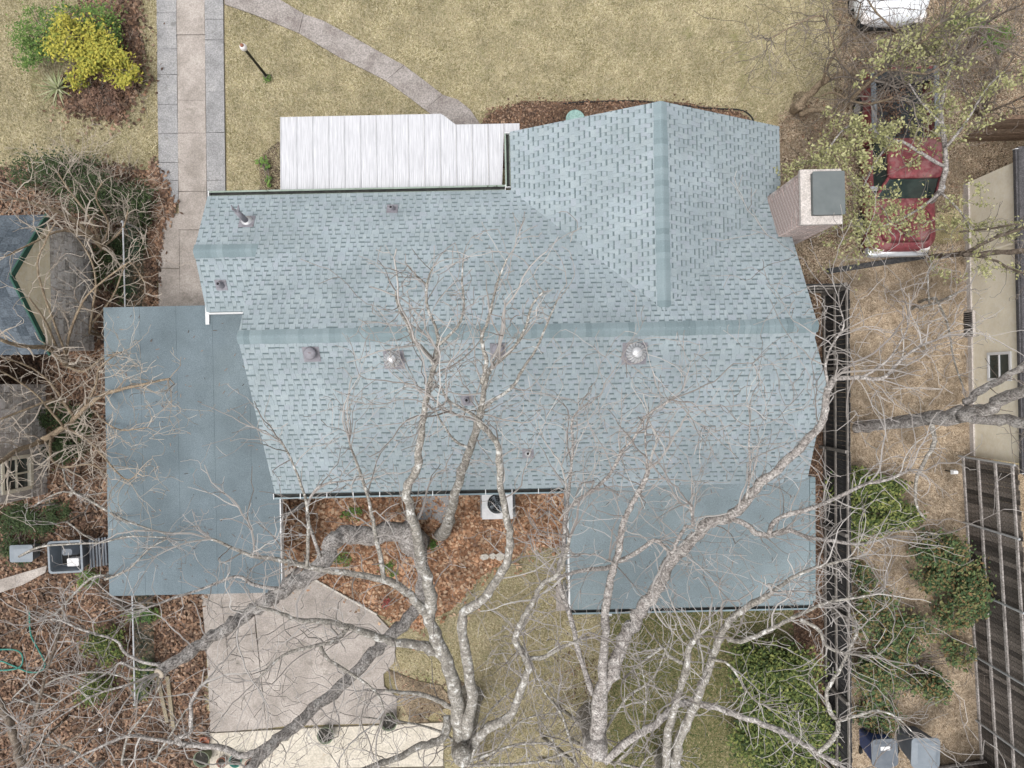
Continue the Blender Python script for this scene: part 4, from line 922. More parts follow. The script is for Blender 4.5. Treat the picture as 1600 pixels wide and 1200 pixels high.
shrub('bulb_plant', 'strappy green bulb leaves beside the white porch cover', 'plant', W(413, 258, 0), [(413, 255, .15, .18, .2, .1, 16), (420, 285, .12, .15, .2, .08, 9)], 'fresh_leaf', size=(.04, .10), subs=5)
# bare thicket in front of the stone gable and beside the carport
def thicket(label, base, stems, twig, every, L, r, kids=.9, depth=2):
    return tree(label, base, None, [trace(p, z0, z1, w0, w1) for p, z0, z1, w0, w1 in stems], 'bark_lichen' if twig == 'twig' else 'bark_tan' if twig == 'twig_tan' else 'bark_brown', twig, 'shrub', 'bare_shrub', every, L, r, depth, .05, kids, up=.02)
thicket('tangled brown bare shrub above the stone gable', W(150, 370, 0), [([(158, 385), (130, 355), (100, 335), (60, 320), (20, 310)], 1.2, 4.0, 8, 3), ([(158, 385), (140, 340), (110, 300), (90, 270)], .6, 2, 5, 2), ([(160, 385), (170, 350), (150, 310), (160, 285)], .6, 1.8, 4, 2),
        ([(150, 375), (100, 360), (50, 380), (10, 400)], 1.6, 4.4, 5, 2), ([(158, 390), (190, 360), (200, 330)], .6, 1.6, 4, 2)], 'twig_tan', .75, (.5, 1.3), .010, .9)
thicket('leaning bare shrub spreading across the cream gable wall', W(125, 560, 0), [([(100, 570), (85, 535), (70, 500), (45, 465)], 1.6, 4.4, 5, 2), ([(100, 570), (110, 520), (130, 470), (160, 440), (200, 410)], 1.6, 4.4, 5, 2), ([(105, 568), (75, 545), (30, 540), (0, 530)], 1.6, 4.4, 9, 5),
        ([(140, 520), (145, 480), (150, 440), (140, 400), (120, 370)], 1.4, 4.2, 4, 2), ([(105, 560), (60, 430), (70, 380), (85, 350)], 2, 4.6, 4, 2), ([(140, 510), (175, 465), (200, 410), (225, 440)], 1, 2.8, 3.5, 2),
        ([(100, 570), (130, 580), (160, 560), (190, 550)], .8, 3, 4, 2)], 'twig_tan', .6, (.4, 1.2), .009, .85)
thicket('big leafless shrub arching from the stone wall over the carport edge', W(60, 690, 0), [([(60, 690), (100, 668), (120, 650), (140, 632), (165, 615), (235, 598), (265, 592)], 1.2, 3.8, 9, 3), ([(100, 668), (125, 680), (150, 700), (180, 735), (200, 750), (215, 740)], 1.8, 3.6, 4.5, 2), ([(80, 680), (80, 715), (100, 730), (140, 725), (165, 740)], 1.5, 3.2, 4, 2),
        ([(65, 690), (25, 705), (0, 722), (-40, 735)], 1.8, 4.2, 8, 5), ([(115, 650), (90, 625), (40, 640), (0, 655)], 2, 4, 5, 3), ([(115, 650), (80, 600), (50, 575), (10, 560)], 2, 4.4, 4, 2), ([(135, 635), (150, 600), (155, 575), (180, 555)], 2, 3.6, 3, 2),
        ([(100, 668), (60, 620), (20, 590), (0, 580)], 2, 4.4, 4, 2), ([(145, 640), (165, 660), (190, 672), (230, 668)], 2.2, 3.6, 3, 1.5)], 'twig_tan', .95, (.5, 1.4), .010, 1.0)
thicket('pale forked branchy sapling lying over the carport corner', W(120, 800, 0), [([(110, 775), (120, 770), (170, 800), (200, 815), (260, 835)], 1.5, 3.8, 5, 2), ([(98, 730), (105, 755), (120, 772)], 1.0, 1.8, 3, 3), ([(55, 790), (90, 770), (120, 770)], 1, 1.6, 3, 3),
        ([(30, 870), (60, 855), (110, 850), (160, 848), (200, 838), (260, 840)], 1.2, 3.6, 3.5, 2), ([(105, 815), (130, 835), (155, 848)], 1.4, 2.4, 3, 2), ([(165, 900), (140, 905), (100, 945), (85, 960)], 2.4, 1.2, 4, 3), ([(165, 905), (200, 890), (230, 860), (260, 842)], 2.8, 3.9, 4, 2)], 'twig', .5, (.3, .9), .008)
tree('slim grey sapling leaning along the lower left edge', W(35, 1120, 0), None, [trace([(30, 1200), (45, 1150), (60, 1100), (72, 1050), (85, 1012), (95, 975), (100, 945)], 3.4, 2.0, 6, 3), trace([(35, 1195), (15, 1135), (0, 1100), (-20, 1060)], 3.4, 2.2, 13, 9), trace([(30, 1195), (70, 1180), (120, 1150), (170, 1115)], 3, 3.8, 4, 2)], 'bark_brown', 'twig', every=.6, L=(.5, 1.2), r=.008, start=.05)
thicket('low leafless brush in the lower left corner', W(180, 1180, 0), [([(190, 1195), (200, 1150), (230, 1110), (250, 1070)], .4, 2, 4, 2), ([(150, 1200), (110, 1170), (60, 1160), (20, 1140)], .4, 2, 4, 2), ([(240, 1190), (265, 1150), (290, 1110)], .4, 1.8, 4, 2), ([(60, 1080), (90, 1060), (150, 1050), (200, 1060)], .4, 1.8, 3, 2), ([(20, 1090), (60, 1050), (80, 1010)], .4, 1.6, 3, 2)], 'twig', .8, (.5, 1.2), .008)
thicket('fine bare brush at the foot of the apron', W(720, 1190, 0), [([(720, 1195), (760, 1180), (800, 1165), (850, 1160)], .5, 3, 5, 3), ([(720, 1195), (780, 1195), (840, 1190), (900, 1170)], .5, 3, 5, 3), ([(760, 1195), (800, 1140), (830, 1120), (870, 1115)], .5, 3, 4, 2), ([(880, 1195), (860, 1150), (840, 1120)], .5, 2.6, 4, 2), ([(1000, 1200), (1020, 1180), (1080, 1190)], .5, 3, 4, 2), ([(735, 1190), (760, 1120), (800, 1080), (840, 1060)], 2, 5, 5, 2), ([(735, 1190), (700, 1150), (640, 1130), (560, 1120)], 2, 5, 5, 2), ([(900, 1195), (880, 1120), (850, 1080), (820, 1010)], 2, 6, 5, 2), ([(940, 1150), (980, 1090), (1020, 1060), (1050, 990)], 3, 6, 5, 2), ([(960, 1195), (1000, 1150), (1010, 1090), (1000, 1030)], 2, 5.5, 4, 2)], 'twig', .95, (.6, 1.5), .012)
# evergreens and ground cover
shrub('evergreen_shrub', 'glossy green shrub against the dark fence below the leaning trunk', 'shrub', W(1365, 790, 0), [(1345, 765, .7, .7, .5, .4, 1000), (1390, 770, .7, .5, .45, .4, 700), (1365, 805, .7, .8, .5, .4, 1100), (1415, 810, .5, .5, .35, .3, 600), (1335, 830, .5, .4, .5, .35, 500)], 'ever_leaf', size=(.03, .075), bare=3)
shrub('holly_bush', 'dark holly bush with rusty leaves beside the tall board fence', 'shrub', W(1490, 890, 0), [(1470, 860, .9, .6, .5, .5, 800), (1500, 900, 1.0, .7, .7, .5, 1300), (1520, 945, 1.0, .4, .5, .4, 600), (1455, 900, .6, .5, .5, .4, 400), (1490, 960, .7, .5, .4, .4, 400)], 'holly_leaf', size=(.03, .07), bare=3)
shrub('holly_bush', 'loose mixed green and rust bush above the trash bins', 'shrub', W(1420, 1030, 0), [(1370, 960, .8, .6, .7, .4, 600), (1420, 1000, .8, .9, .6, .4, 1000), (1380, 1060, .8, .8, .6, .4, 1100), (1450, 1070, .6, .6, .4, .4, 800), (1370, 1120, .5, .6, .5, .3, 700), (1500, 1020, .6, .4, .4, .3, 300), (1350, 900, .5, .4, .5, .3, 300)], 'holly_leaf', size=(.03, .07), bare=8)
shrub('evergreen_shrub', 'large dense green shrub left of the dark fence at the lower edge', 'shrub', W(1215, 1090, 0), [(1190, 1040, 1.2, .9, .7, .5, 1700), (1245, 1060, 1.2, .8, .8, .5, 1600), (1210, 1110, 1.3, 1.0, .9, .5, 2200), (1260, 1140, 1.1, .7, .9, .5, 1500), (1180, 1160, 1.1, .7, .7, .4, 1000), (1235, 1190, 1.1, .8, .6, .4, 1200)], 'ever_leaf', size=(.03, .07), subs=34)
shrub('ivy_patch', 'dark ivy below the stone wall window', 'ivy', W(40, 820, 0), [(20, 810, .25, .6, .5, .15, 900), (60, 815, .25, .5, .4, .15, 800), (25, 860, .25, .5, .4, .15, 600), (100, 700, .3, .6, .5, .2, 800), (85, 650, .3, .5, .4, .2, 600), (130, 660, .3, .4, .4, .2, 500), (90, 800, .2, .35, .3, .12, 300)], 'ivy_leaf', size=(.02, .045))
shrub('ivy_patch', 'ivy and weeds along the chain link fence', 'ivy', W(185, 420, 0), [(170, 400, .3, .5, .9, .2, 900), (215, 370, .25, .25, .5, .15, 350), (190, 450, .25, .3, .4, .15, 300)], 'ivy_leaf', size=(.02, .045))
shrub('pine_sapling', 'dull green pine sapling below the carport', 'shrub', W(165, 1000, 0), [(165, 1010, .5, .7, .5, .3, 900), (145, 1075, .4, .5, .45, .25, 700), (225, 1060, .35, .35, .5, .25, 500)], 'ever_leaf', size=(.015, .055), bare=3)
shrub('weed_clump', 'light green weeds at the lower edge of the carport', 'plant', W(220, 965, 0), [(220, 962, .25, .45, .22, .12, 260), (135, 905, .3, .3, .3, .12, 200)], 'fresh_leaf', size=(.015, .045))
for px, py, lb in ((548, 800, 'green weeds in the courtyard leaves under the eave'), (536, 872, 'green tuft beside the heavy trunk in the courtyard'), (608, 890, 'green tuft between trunk and concrete edging'), (668, 850, 'small green plant at the right foot of the lichen limb')):
    shrub('weed_clump', lb, 'plant', W(px, py, 0), [(px, py, .12, .3, .22, .08, 110)], 'fresh_leaf', size=(.015, .04), subs=7)
shrub('red_shrub', 'tiny red leaved plant at the end of the concrete edging', 'plant', W(603, 945, 0), [(603, 942, .3, .12, .2, .12, 40)], 'red_leaf', size=(.02, .045), subs=6, bare=3, bare_L=(.2, .4))
shrub('weed_clump', 'mossy green weeds at the top right edge behind the truck', 'plant', W(1520, 35, 0), [(1515, 35, .3, .6, .25, .15, 300), (1560, 60, .3, .5, .4, .2, 250)], 'fresh_leaf', size=(.015, .045), bare=8)
thicket('grey leafless brush at the upper right corner', W(1540, 90, 0), [([(1530, 180), (1540, 120), (1570, 80), (1600, 40)], .5, 2.5, 4, 2), ([(1530, 180), (1580, 160), (1620, 140)], .5, 2.4, 4, 2), ([(1520, 60), (1550, 30), (1590, 10)], .5, 2.4, 4, 2), ([(1500, 90), (1540, 70), (1600, 90)], .5, 2.2, 4, 2), ([(1540, 170), (1560, 120), (1550, 70)], .4, 2.2, 4, 2)], 'twig_dark', .9, (.5, 1.3), .009)

# ------------------------------------------------------------------ fences
def board_fence(name, label, cat, a, b, h, m_board, m_rail, rails, bw=.14, side=1, post_step=2.4, post='wood', gap=.008, post_h=None, jit=.03):
    """vertical boards from a to b; rails and posts stand on the given hand"""
    a = Vector((*a[:2], 0)); b = Vector((*b[:2], 0)); L = (b - a).length; d = (b - a) / L; n = Vector((-d.y, d.x, 0)) * side
    t = thing(name, label, cat, a.lerp(b, .5)); k = int(L / bw); bw = L / k; R = Matrix((d, n, Vector((0, 0, 1)))).transposed()
    me = []
    for j in range(6):
        q = MB(); hh = h + random.uniform(-jit, jit); q.box((gap / 2, -.01, .03), (bw - gap / 2, .01, hh)); mm = bpy.data.meshes.new('board'); mm.from_pydata(q.v, [], q.f); mm.materials.append(M[m_board]); me.append(mm)
    for i in range(k):
        o = link(bpy.data.objects.new('board', random.choice(me))); o.parent = t
        o.matrix_local = Matrix.Translation(a + d * (i * bw) + n * random.uniform(-.006, .006) - t.location) @ R.to_4x4()
    for z in rails:
        q = MB(); q.beam(a + n * .045 + Vector((0, 0, z)), b + n * .045 + Vector((0, 0, z)), .045, .09); q.build('rail', M[m_rail], t)
    k = max(1, int(round(L / post_step)))
    for i in range(k + 1):
        p = a + d * (L * i / k) + n * .115; ph = post_h or h + .03
        q = MB()
        if post == 'wood': q.box((-.045, -.045, 0), (.045, .045, ph), rot=R, at=p); q.build('post', M[m_rail], t)
        else: q.lathe([(.032, 0), (.032, ph), (.036, ph), (.036, ph + .03), (.015, ph + .05)], p, 10); q.build('post', M['steel'], t)
    return t
fa = W(1327, 444, 1.75); fb = W(1331, 1230, 1.75)
board_fence('wood_fence', 'long near black board fence beside the house wall', 'fence', (fa.x, fa.y), (fb.x, fb.y), 1.75, 'fence_dark', 'rail', (.2, .92, 1.68), side=-1, post_step=2.45)
board_fence('wood_fence', 'short dark fence return between house wall and long fence', 'fence', (7.55, fa.y + .02), (fa.x - .03, fa.y + .02), 1.75, 'fence_dark', 'rail', (.3, 1.0, 1.6), side=-1, post_step=2)
ta = W(1497, 712, 0); tb = W(1527, 1150, 0)
board_fence('board_fence', 'tall weathered board fence with steel posts at the right edge', 'fence', (ta.x + .1, ta.y), (tb.x + .1, tb.y - 1.5), 2.45, 'tall_board', 'grey_wood', (.15, .85, 1.6, 2.3), side=-1, post_step=2.05, post='steel', jit=.05)
ga = W(1472, 1178, 0); gb = W(1535, 1165, 0)
board_fence('gate_fence', 'short weathered fence behind the trash bins', 'fence', (ga.x - .6, ga.y - .35), (gb.x + .15, gb.y - .35), 1.5, 'tall_board', 'grey_wood', (.3, 1.4), side=1, post_step=1.6)
na = W(1500, 222, 0)
t = thing('plank_fence', 'brown horizontal plank fence behind the truck', 'fence', (na.x + 1.5, na.y, 0))
for i in range(13):
    q = MB(); z = .06 + i * .15; q.box((na.x, na.y - .012 + random.uniform(-.006, .006), z), (na.x + 4, na.y + .012, z + .142)); q.build('plank', M['brown_board'], t)
q = MB(); q.box((na.x - .02, na.y - .06, 2.02), (na.x + 4, na.y + .06, 2.06)); q.build('cap_rail', M['brown_board'], t)
for x in (na.x + .1, na.x + 2, na.x + 3.9): q = MB(); q.box((x - .045, na.y + .02, 0), (x + .045, na.y + .11, 2.0)); q.build('post', M['brown_board'], t)
q = MB(); p0, p1 = W(1290, 425, 0), W(1440, 402, 0); q.beam(p0 + Vector((0, 0, .14)), p1 + Vector((0, 0, .14)), .16, .12); tag(q.build('landscape_timber', M['fence_dark']), 'dark landscape timber lying below the red truck', 'timber')
# chain link fence
ca = W(192, 347, 1.25); cb = W(211, 1100, 1.25); cd = (cb - ca).normalized()
cf = thing('chain_link_fence', 'green chain link fence with galvanised top rail along the leaf strip', 'fence', (ca.x, 0, 0))
q = MB(); q.tube([ca, cb], .024, 8); q.build('top_rail', M['steel'], cf)
L = (cb - ca).length; k = int(L / 2.6)
for i in range(k + 1):
    p = ca + cd * (L * i / k); q = MB(); q.lathe([(.03, 0), (.03, 1.24), (.04, 1.25), (.04, 1.30), (.01, 1.33)], (p.x, p.y, 0), 10); q.build('post', M['steel'], cf)
q = MB(); s = 0
while s < L:
    for sg in (-1, 1):
        a = ca + cd * s; e = ca + cd * min(L, max(0, s + sg * 1.15)); q.tube([Vector((a.x, a.y, .05)), Vector((e.x, e.y, 1.22))], .0035, 3, cap=False)
    s += .085
tag(q.build('chain_mesh', M['green_trim'], cf), kind='stuff')

# ------------------------------------------------------------------ neighbouring houses
nh = thing('neighbour_house', 'cream neighbour house wall with dark gutter and small window', 'house', (17, 2, 0))
nx, ny0, ny1 = 14.12, W(1515, 712, 0).y, W(1505, 288, 0).y
q = MB(); q.box((nx, ny0, 0), (nx + 8, ny1, 2.34)); q.build('wall', M['cream'], nh)
q = MB(); q.box((nx - .05, ny0 + .01, 0), (nx - .003, ny1 - .01, .28)); q.build('foundation', M['mortar'], nh)
rm = MB()
rm.prism([(nx - .05, ny0 - .3, 2.45), (nx + 4.2, ny0 - .3, 4.3), (nx + 4.2, ny1 + .35, 4.3), (nx - .05, ny1 + .35, 2.45)], -.1, 0); rm.prism([(nx + 4.2, ny0 - .3, 4.3), (nx + 8.2, ny0 - .3, 2.30), (nx + 8.2, ny1 + .35, 2.30), (nx + 4.2, ny1 + .35, 4.3)], -.1, 0)
rm.build('roof', M['dark_roof'], nh)
gutter('gutter', (nx - .055, ny1 + .3, 2.44), (nx - .055, ny0 - .25, 2.44), nh, 'dark_roof', wd=.07, side=-1)
wy = W(1545, 573, 1.2).y
fr = MB()
for a, b in (((nx - .04, wy - .42, .95), (nx - .003, wy - .34, 1.95)), ((nx - .04, wy + .34, .95), (nx - .003, wy + .42, 1.95)), ((nx - .04, wy - .335, .95), (nx - .003, wy + .335, 1.03)), ((nx - .04, wy - .335, 1.87), (nx - .003, wy + .335, 1.95)), ((nx - .035, wy - .335, 1.43), (nx - .003, wy + .335, 1.48))): fr.box(a, b)
wo = fr.build('window', M['white'], nh)
for z0, z1 in ((1.03, 1.43), (1.48, 1.87)): q = MB(); q.box((nx - .012, wy - .335, z0), (nx - .004, wy + .335, z1)); q.build('pane', M['glass'], wo)
vy = W(1503, 507, .2).y; fr = MB(); fr.box((nx - .14, vy - .4, .05), (nx - .055, vy + .4, .5)); vo = fr.build('vent_box', M['mortar'], nh)
for i in range(12): q = MB(); q.box((nx - .17, vy - .37 + i * .062, .08), (nx - .142, vy - .335 + i * .062, .47)); q.build('louvre', M['dark'], vo)
q = MB(); q.box((nx - .1, W(1510, 402, 0).y - .03, .0), (nx - .04, W(1510, 402, 0).y + .03, 2.2)); q.build('downspout', M['cream'], nh)
# stone and slate neighbour on the other side
sh_ = thing('stone_house', 'stone neighbour house with slate roof, green trim and cream gable', 'house', (-15, 0, 0))
gx = W(147, 450, 0).x; gy0 = W(66, 548, 2.3).y; gy1 = W(66, 342, 2.3).y; gm = (gy0 + gy1) / 2; gz, ga_ = 2.45, 3.85
q = MB(); q.box((gx - 5, gy0 + .1, 0), (gx - .03, gy1 - .1, 2.1)); q.add([(gx - .03, gy0 + .1, 2.1), (gx - .03, gy1 - .1, 2.1), (gx - .03, gm, ga_ - .12)], [(0, 1, 2)]); q.build('wall', M['mortar'], sh_)
r = 0; z = .02
while z < 2.0:                                                       # squared stones
    hgt = random.uniform(.13, .2); y = gy0 + .1
    while y < gy1 - .15:
        l = min(random.uniform(.2, .5), gy1 - .1 - y); q = MB(); dx = random.uniform(.0, .02); q.loft([(gx - .05, gx + dx, y + .008, y + l - .008, z + .006, .01), (gx - .05, gx + dx, y + .008, y + l - .008, z + hgt - .006, .01)], seg=1); q.build('stone', M['stone'], sh_); y += l
    z += hgt
k = 9
for i in range(k):                                                   # cream gable boards
    z0 = 2.1 + i * (ga_ - 2.15) / k; z1 = z0 + (ga_ - 2.15) / k; f0 = 1 - (z0 - 2.1) / (ga_ - 2.1); f1 = 1 - (z1 - 2.1) / (ga_ - 2.1); hw = (gy1 - gy0) / 2 - .08
    q = MB(); q.add([(gx + .012, gm - hw * f0, z0), (gx + .012, gm + hw * f0, z0), (gx, gm + hw * f1, z1), (gx, gm - hw * f1, z1), (gx - .02, gm - hw * f0, z0), (gx - .02, gm + hw * f0, z0)], [(0, 1, 2, 3), (1, 0, 4, 5)]); q.build('gable_board', M['cream_board'], sh_)
rs = (ga_ - gz) / ((gy1 - gy0) / 2)
for sg in (1, -1):                                                   # slate courses
    q = MB(); ye = gy1 + .1 if sg > 0 else gy0 - .1
    q.prism([(gx - 5, gm, ga_), (gx + .10, gm, ga_), (gx + .10, ye, gz - rs * .1), (gx - 5, ye, gz - rs * .1)], -.1, -.02); ro = q.build('roof', M['slate'], sh_)
    for i in range(8):
        x = gx + .10
        y0 = gm + sg * abs(ye - gm) * i / 8; y1 = gm + sg * abs(ye - gm) * (i + 1) / 8; z0 = ga_ - abs(y0 - gm) * rs; z1 = ga_ - abs(y1 - gm) * rs
        while x > gx - 3.2:
            l = .26; q = MB(); q.add([(x, y0, z0 - .012), (x - l + .006, y0, z0 - .012), (x - l + .006, y1, z1 + .008), (x, y1, z1 + .008), (x, y1, z1 - .02), (x - l + .006, y1, z1 - .02)], [(0, 1, 2, 3) if sg < 0 else (3, 2, 1, 0), (3, 2, 5, 4) if sg < 0 else (4, 5, 2, 3)]); q.build('slate', M['slate'], ro); x -= l
    q = MB(); q.beam((gx + .13, gm, ga_ - .03), (gx + .13, ye, gz - rs * .1 - .03), .05, .14); q.build('rake_trim', M['green_trim'], sh_)
bx = W(75, 720, 0).x; by0, by1 = W(60, 775, .5).y, W(60, 600, .5).y
q = MB(); q.box((bx - 4, by0, 0), (bx - .03, by1, 2.4)); q.build('wall', M['mortar'], sh_)
z = .02
wy0, wy1 = W(20, 768, 1.3).y, W(20, 712, 1.3).y
while z < 2.3:
    hgt = random.uniform(.15, .22); y = by0
    while y < by1 - .1:
        l = min(random.uniform(.25, .55), by1 - y)
        if not (y + l > wy0 - .05 and y < wy1 + .05 and z + hgt > .85 and z < 2.0):
            q = MB(); dx = random.uniform(.0, .02); q.loft([(bx - .05, bx + dx, y + .008, y + l - .008, z + .006, .01), (bx - .05, bx + dx, y + .008, y + l - .008, z + hgt - .006, .01)], seg=1); q.build('stone', M['stone'], sh_)
        y += l
    z += hgt
fr = MB()
for a, b in (((bx - .03, wy0, .8), (bx + .05, wy0 + .1, 2.05)), ((bx - .03, wy1 - .1, .8), (bx + .05, wy1, 2.05)), ((bx - .03, wy0 + .102, .8), (bx + .09, wy1 - .102, .92)), ((bx - .03, wy0 + .102, 1.95), (bx + .05, wy1 - .102, 2.05)),
             ((bx - .02, (wy0 + wy1) / 2 - .02, .93), (bx + .03, (wy0 + wy1) / 2 + .02, 1.94)), ((bx - .02, wy0 + .11, 1.40), (bx + .025, wy1 - .11, 1.44))): fr.box(a, b)
wo = fr.build('window', M['cream'], sh_)
for y0, y1 in ((wy0 + .11, (wy0 + wy1) / 2 - .03), ((wy0 + wy1) / 2 + .03, wy1 - .11)):
    for z0, z1 in ((.93, 1.39), (1.45, 1.94)): q = MB(); q.box((bx - .025, y0, z0), (bx - .01, y1, z1)); q.build('pane', M['glass'], wo)
q = MB(); q.prism([(bx - 4, by0 - .1, 3.6), (bx - .1, by0 - .1, 2.45), (bx - .1, by1 + .6, 2.45), (bx - 4, by1 + .6, 3.6)], -.1, 0); q.build('roof', M['slate'], sh_)
slabp = [W(-30, 912, 0), W(0, 905, 0), W(78, 882, 0), W(75, 893, 0), W(40, 912, 0), W(0, 926, 0), W(-30, 940, 0)]
q = MB(); q.prism([tuple(p[:2]) for p in slabp], 0, .14); tag(q.build('stone_kerb', M['concrete']), 'pale stone kerb below the open trash bin', 'kerb')

# ------------------------------------------------------------------ vehicles
def wheel(parent, x, y, r=.36, wd=.22):
    R = Matrix.Rotation(math.pi / 2, 3, 'Y'); t = MB(); t.lathe([(r * .62, -wd / 2), (r * .95, -wd / 2), (r, -wd * .3), (r, wd * .3), (r * .95, wd / 2), (r * .62, wd / 2)], (x, y, r), 20, axis=R); o = t.build('wheel', M['rubber'], parent, True)
    t = MB(); t.lathe([(r * .15, -wd * .53), (r * .6, -wd * .52), (r * .6, wd * .52), (r * .15, wd * .53)], (x, y, r), 16, axis=R); t.build('rim', M['alu'], o)
tk = W(1412, 250, 0); tx0, tx1 = W(1364, 200, 1.25).x, W(1468, 200, 1.25).x; tyf, tyr = W(1405, 397, .6).y, W(1415, 103, 1.2).y
truck = thing('pickup_truck', 'red pickup truck with open black bed parked under the budding tree', 'truck', ((tx0 + tx1) / 2, (tyf + tyr) / 2, 0))
def Tm(x, y, z): return Vector((x, y, z))
yb = tyr - 2.15                                                      # front of the bed
q = MB(); q.loft([(tx0 + .06, tx1 - .06, tyf + .12, yb, .35, .25), (tx0, tx1, tyf + .05, yb, .55, .32), (tx0, tx1, tyf + .05, yb, .85, .34), (tx0 + .04, tx1 - .04, tyf + .12, yb, 1.02, .36), (tx0 + .14, tx1 - .14, tyf + .3, yb, 1.10, .36)]); q.build('body', M['red_paint'], truck, True)
q = MB(); q.loft([(tx0 + .22, tx1 - .22, tyf + .25, tyf + 1.25, 1.095, .25), (tx0 + .3, tx1 - .3, tyf + .4, tyf + 1.2, 1.13, .25)]); q.build('hood', M['red_paint'], truck, True)
ca0, ca1 = yb - 1.75, yb - .02
q = MB(); q.loft([(tx0 + .08, tx1 - .08, ca0, ca1, 1.05, .12), (tx0 + .22, tx1 - .22, ca0 + .5, ca1 - .12, 1.62, .12)]); q.build('cab_glass', M['glass'], truck)
q = MB(); q.loft([(tx0 + .19, tx1 - .19, ca0 + .48, ca1 - .09, 1.60, .12), (tx0 + .2, tx1 - .2, ca0 + .5, ca1 - .1, 1.68, .14), (tx0 + .32, tx1 - .32, ca0 + .65, ca1 - .25, 1.72, .15)]); q.build('cab_roof', M['red_paint'], truck, True)
for sx in (tx0 + .15, tx1 - .15):
    s = 1 if sx < (tx0 + tx1) / 2 else -1
    q = MB(); q.beam((sx - s * .07, ca0 + .02, 1.06), (sx + s * .07, ca0 + .52, 1.63), .07, .05); q.build('pillar', M['red_paint'], truck)
    q = MB(); q.beam((sx - s * .05, ca1 - .55, 1.06), (sx + s * .06, ca1 - .5, 1.63), .08, .05); q.build('pillar', M['red_paint'], truck)
    q = MB(); q.loft([(sx - s * .17 - .09, sx - s * .17 + .09, ca0 + .25, ca0 + .37, 1.1, .04), (sx - s * .17 - .1, sx - s * .17 + .1, ca0 + .24, ca0 + .38, 1.28, .04)]); q.build('mirror', M['chrome'], truck)
# bed
q = MB(); q.box((tx0 + .02, yb + .02, .5), (tx1 - .02, tyr, .58)); q.box((tx0, yb + .02, .585), (tx0 + .09, tyr, 1.2)); q.box((tx1 - .09, yb + .02, .585), (tx1, tyr, 1.2)); q.build('bed', M['red_paint'], truck)
q = MB(); q.box((tx0 + .1, yb + .03, .585), (tx1 - .1, tyr - .1, .61)); q.box((tx0 + .1, yb + .03, .612), (tx1 - .1, yb + .09, 1.2)); q.build('bed_liner', M['bed_liner'], truck)
q = MB(); q.box((tx0 + .1, tyr - .07, .585), (tx1 - .1, tyr, 1.15)); q.build('tailgate', M['red_paint'], truck)
for x in (tx0 + .05, tx1 - .05): q = MB(); q.box((x - .07, yb + .05, 1.203), (x + .07, tyr - .02, 1.25)); q.build('bed_rail', M['grey_metal'], truck)
q = MB(); q.box((tx0 + .13, tyr - .4, .85), (tx1 - .13, tyr - .1, 1.22)); q.build('tool_box', M['bed_liner'], truck)
q = MB(); q.loft([(tx0 + .05, tx1 - .05, tyf - .06, tyf + .3, .45, .28), (tx0 + .02, tx1 - .02, tyf - .09, tyf + .3, .52, .3), (tx0 + .02, tx1 - .02, tyf - .09, tyf + .3, .66, .3), (tx0 + .08, tx1 - .08, tyf - .05, tyf + .3, .70, .28)]); q.build('bumper', M['chrome'], truck, True)
for x in (tx0 + .3, tx1 - .3): q = MB(); q.loft([(x - .15, x + .15, tyf + .0, tyf + .16, .74, .05), (x - .14, x + .14, tyf + .06, tyf + .2, .93, .05)]); q.build('headlight', M['lamp'], truck)
for x in (tx0 + .1, tx1 - .1):
    for y in (tyf + .95, tyr - .95): wheel(truck, x, y)
V = []; clump_leaves(V, ((tx0 + tx1) / 2, tyr - 1.1, .66), (.6, .8, .04), 900, (.02, .045), 30, .3, .2); fl = fast_mesh('bed_leaves', np.concatenate(V), 4, M['leaf_litter']); tag(fl, 'dead leaves filling the open bed of the red truck', 'leaves', kind='stuff')
wx0, wx1 = W(1344, 0, .9).x, W(1457, 0, .9).x; wy0 = W(1400, 40, .6).y
car = thing('parked_car', 'white parked car at the top edge beyond the red truck', 'car', ((wx0 + wx1) / 2, wy0 + 2.2, 0))
q = MB(); q.loft([(wx0 + .08, wx1 - .08, wy0 + .1, wy0 + 4.5, .3, .5), (wx0, wx1, wy0, wy0 + 4.6, .5, .7), (wx0, wx1, wy0 + .02, wy0 + 4.6, .72, .7), (wx0 + .06, wx1 - .06, wy0 + .1, wy0 + 4.5, .92, .65), (wx0 + .25, wx1 - .25, wy0 + .35, wy0 + 4.2, 1.0, .5)]); q.build('body', M['white_paint'], car, True)
q = MB(); q.loft([(wx0 + .1, wx1 - .1, wy0 + .5, wy0 + 3.4, .96, .35), (wx0 + .3, wx1 - .3, wy0 + 1.1, wy0 + 2.7, 1.42, .35)]); q.build('cabin_glass', M['glass'], car, True)
q = MB(); q.loft([(wx0 + .27, wx1 - .27, wy0 + 1.05, wy0 + 2.75, 1.40, .3), (wx0 + .4, wx1 - .4, wy0 + 1.25, wy0 + 2.6, 1.46, .3)]); q.build('car_roof', M['white_paint'], car, True)
q = MB(); q.loft([(wx0 + .15, wx1 - .15, wy0 - .02, wy0 + .4, .32, .3), (wx0 + .1, wx1 - .1, wy0 - .04, wy0 + .4, .45, .35)]); q.build('bumper', M['black'], car, True)
for x in (wx0 + .14, wx1 - .14):
    for y in (wy0 + .85, wy0 + 3.6): wheel(car, x, y, .32, .2)
for x in (wx0 + .28, wx1 - .28): q = MB(); q.loft([(x - .16, x + .16, wy0 + .03, wy0 + .35, .66, .08), (x - .15, x + .15, wy0 + .09, wy0 + .38, .80, .08)]); q.build('headlight', M['lamp'], car)

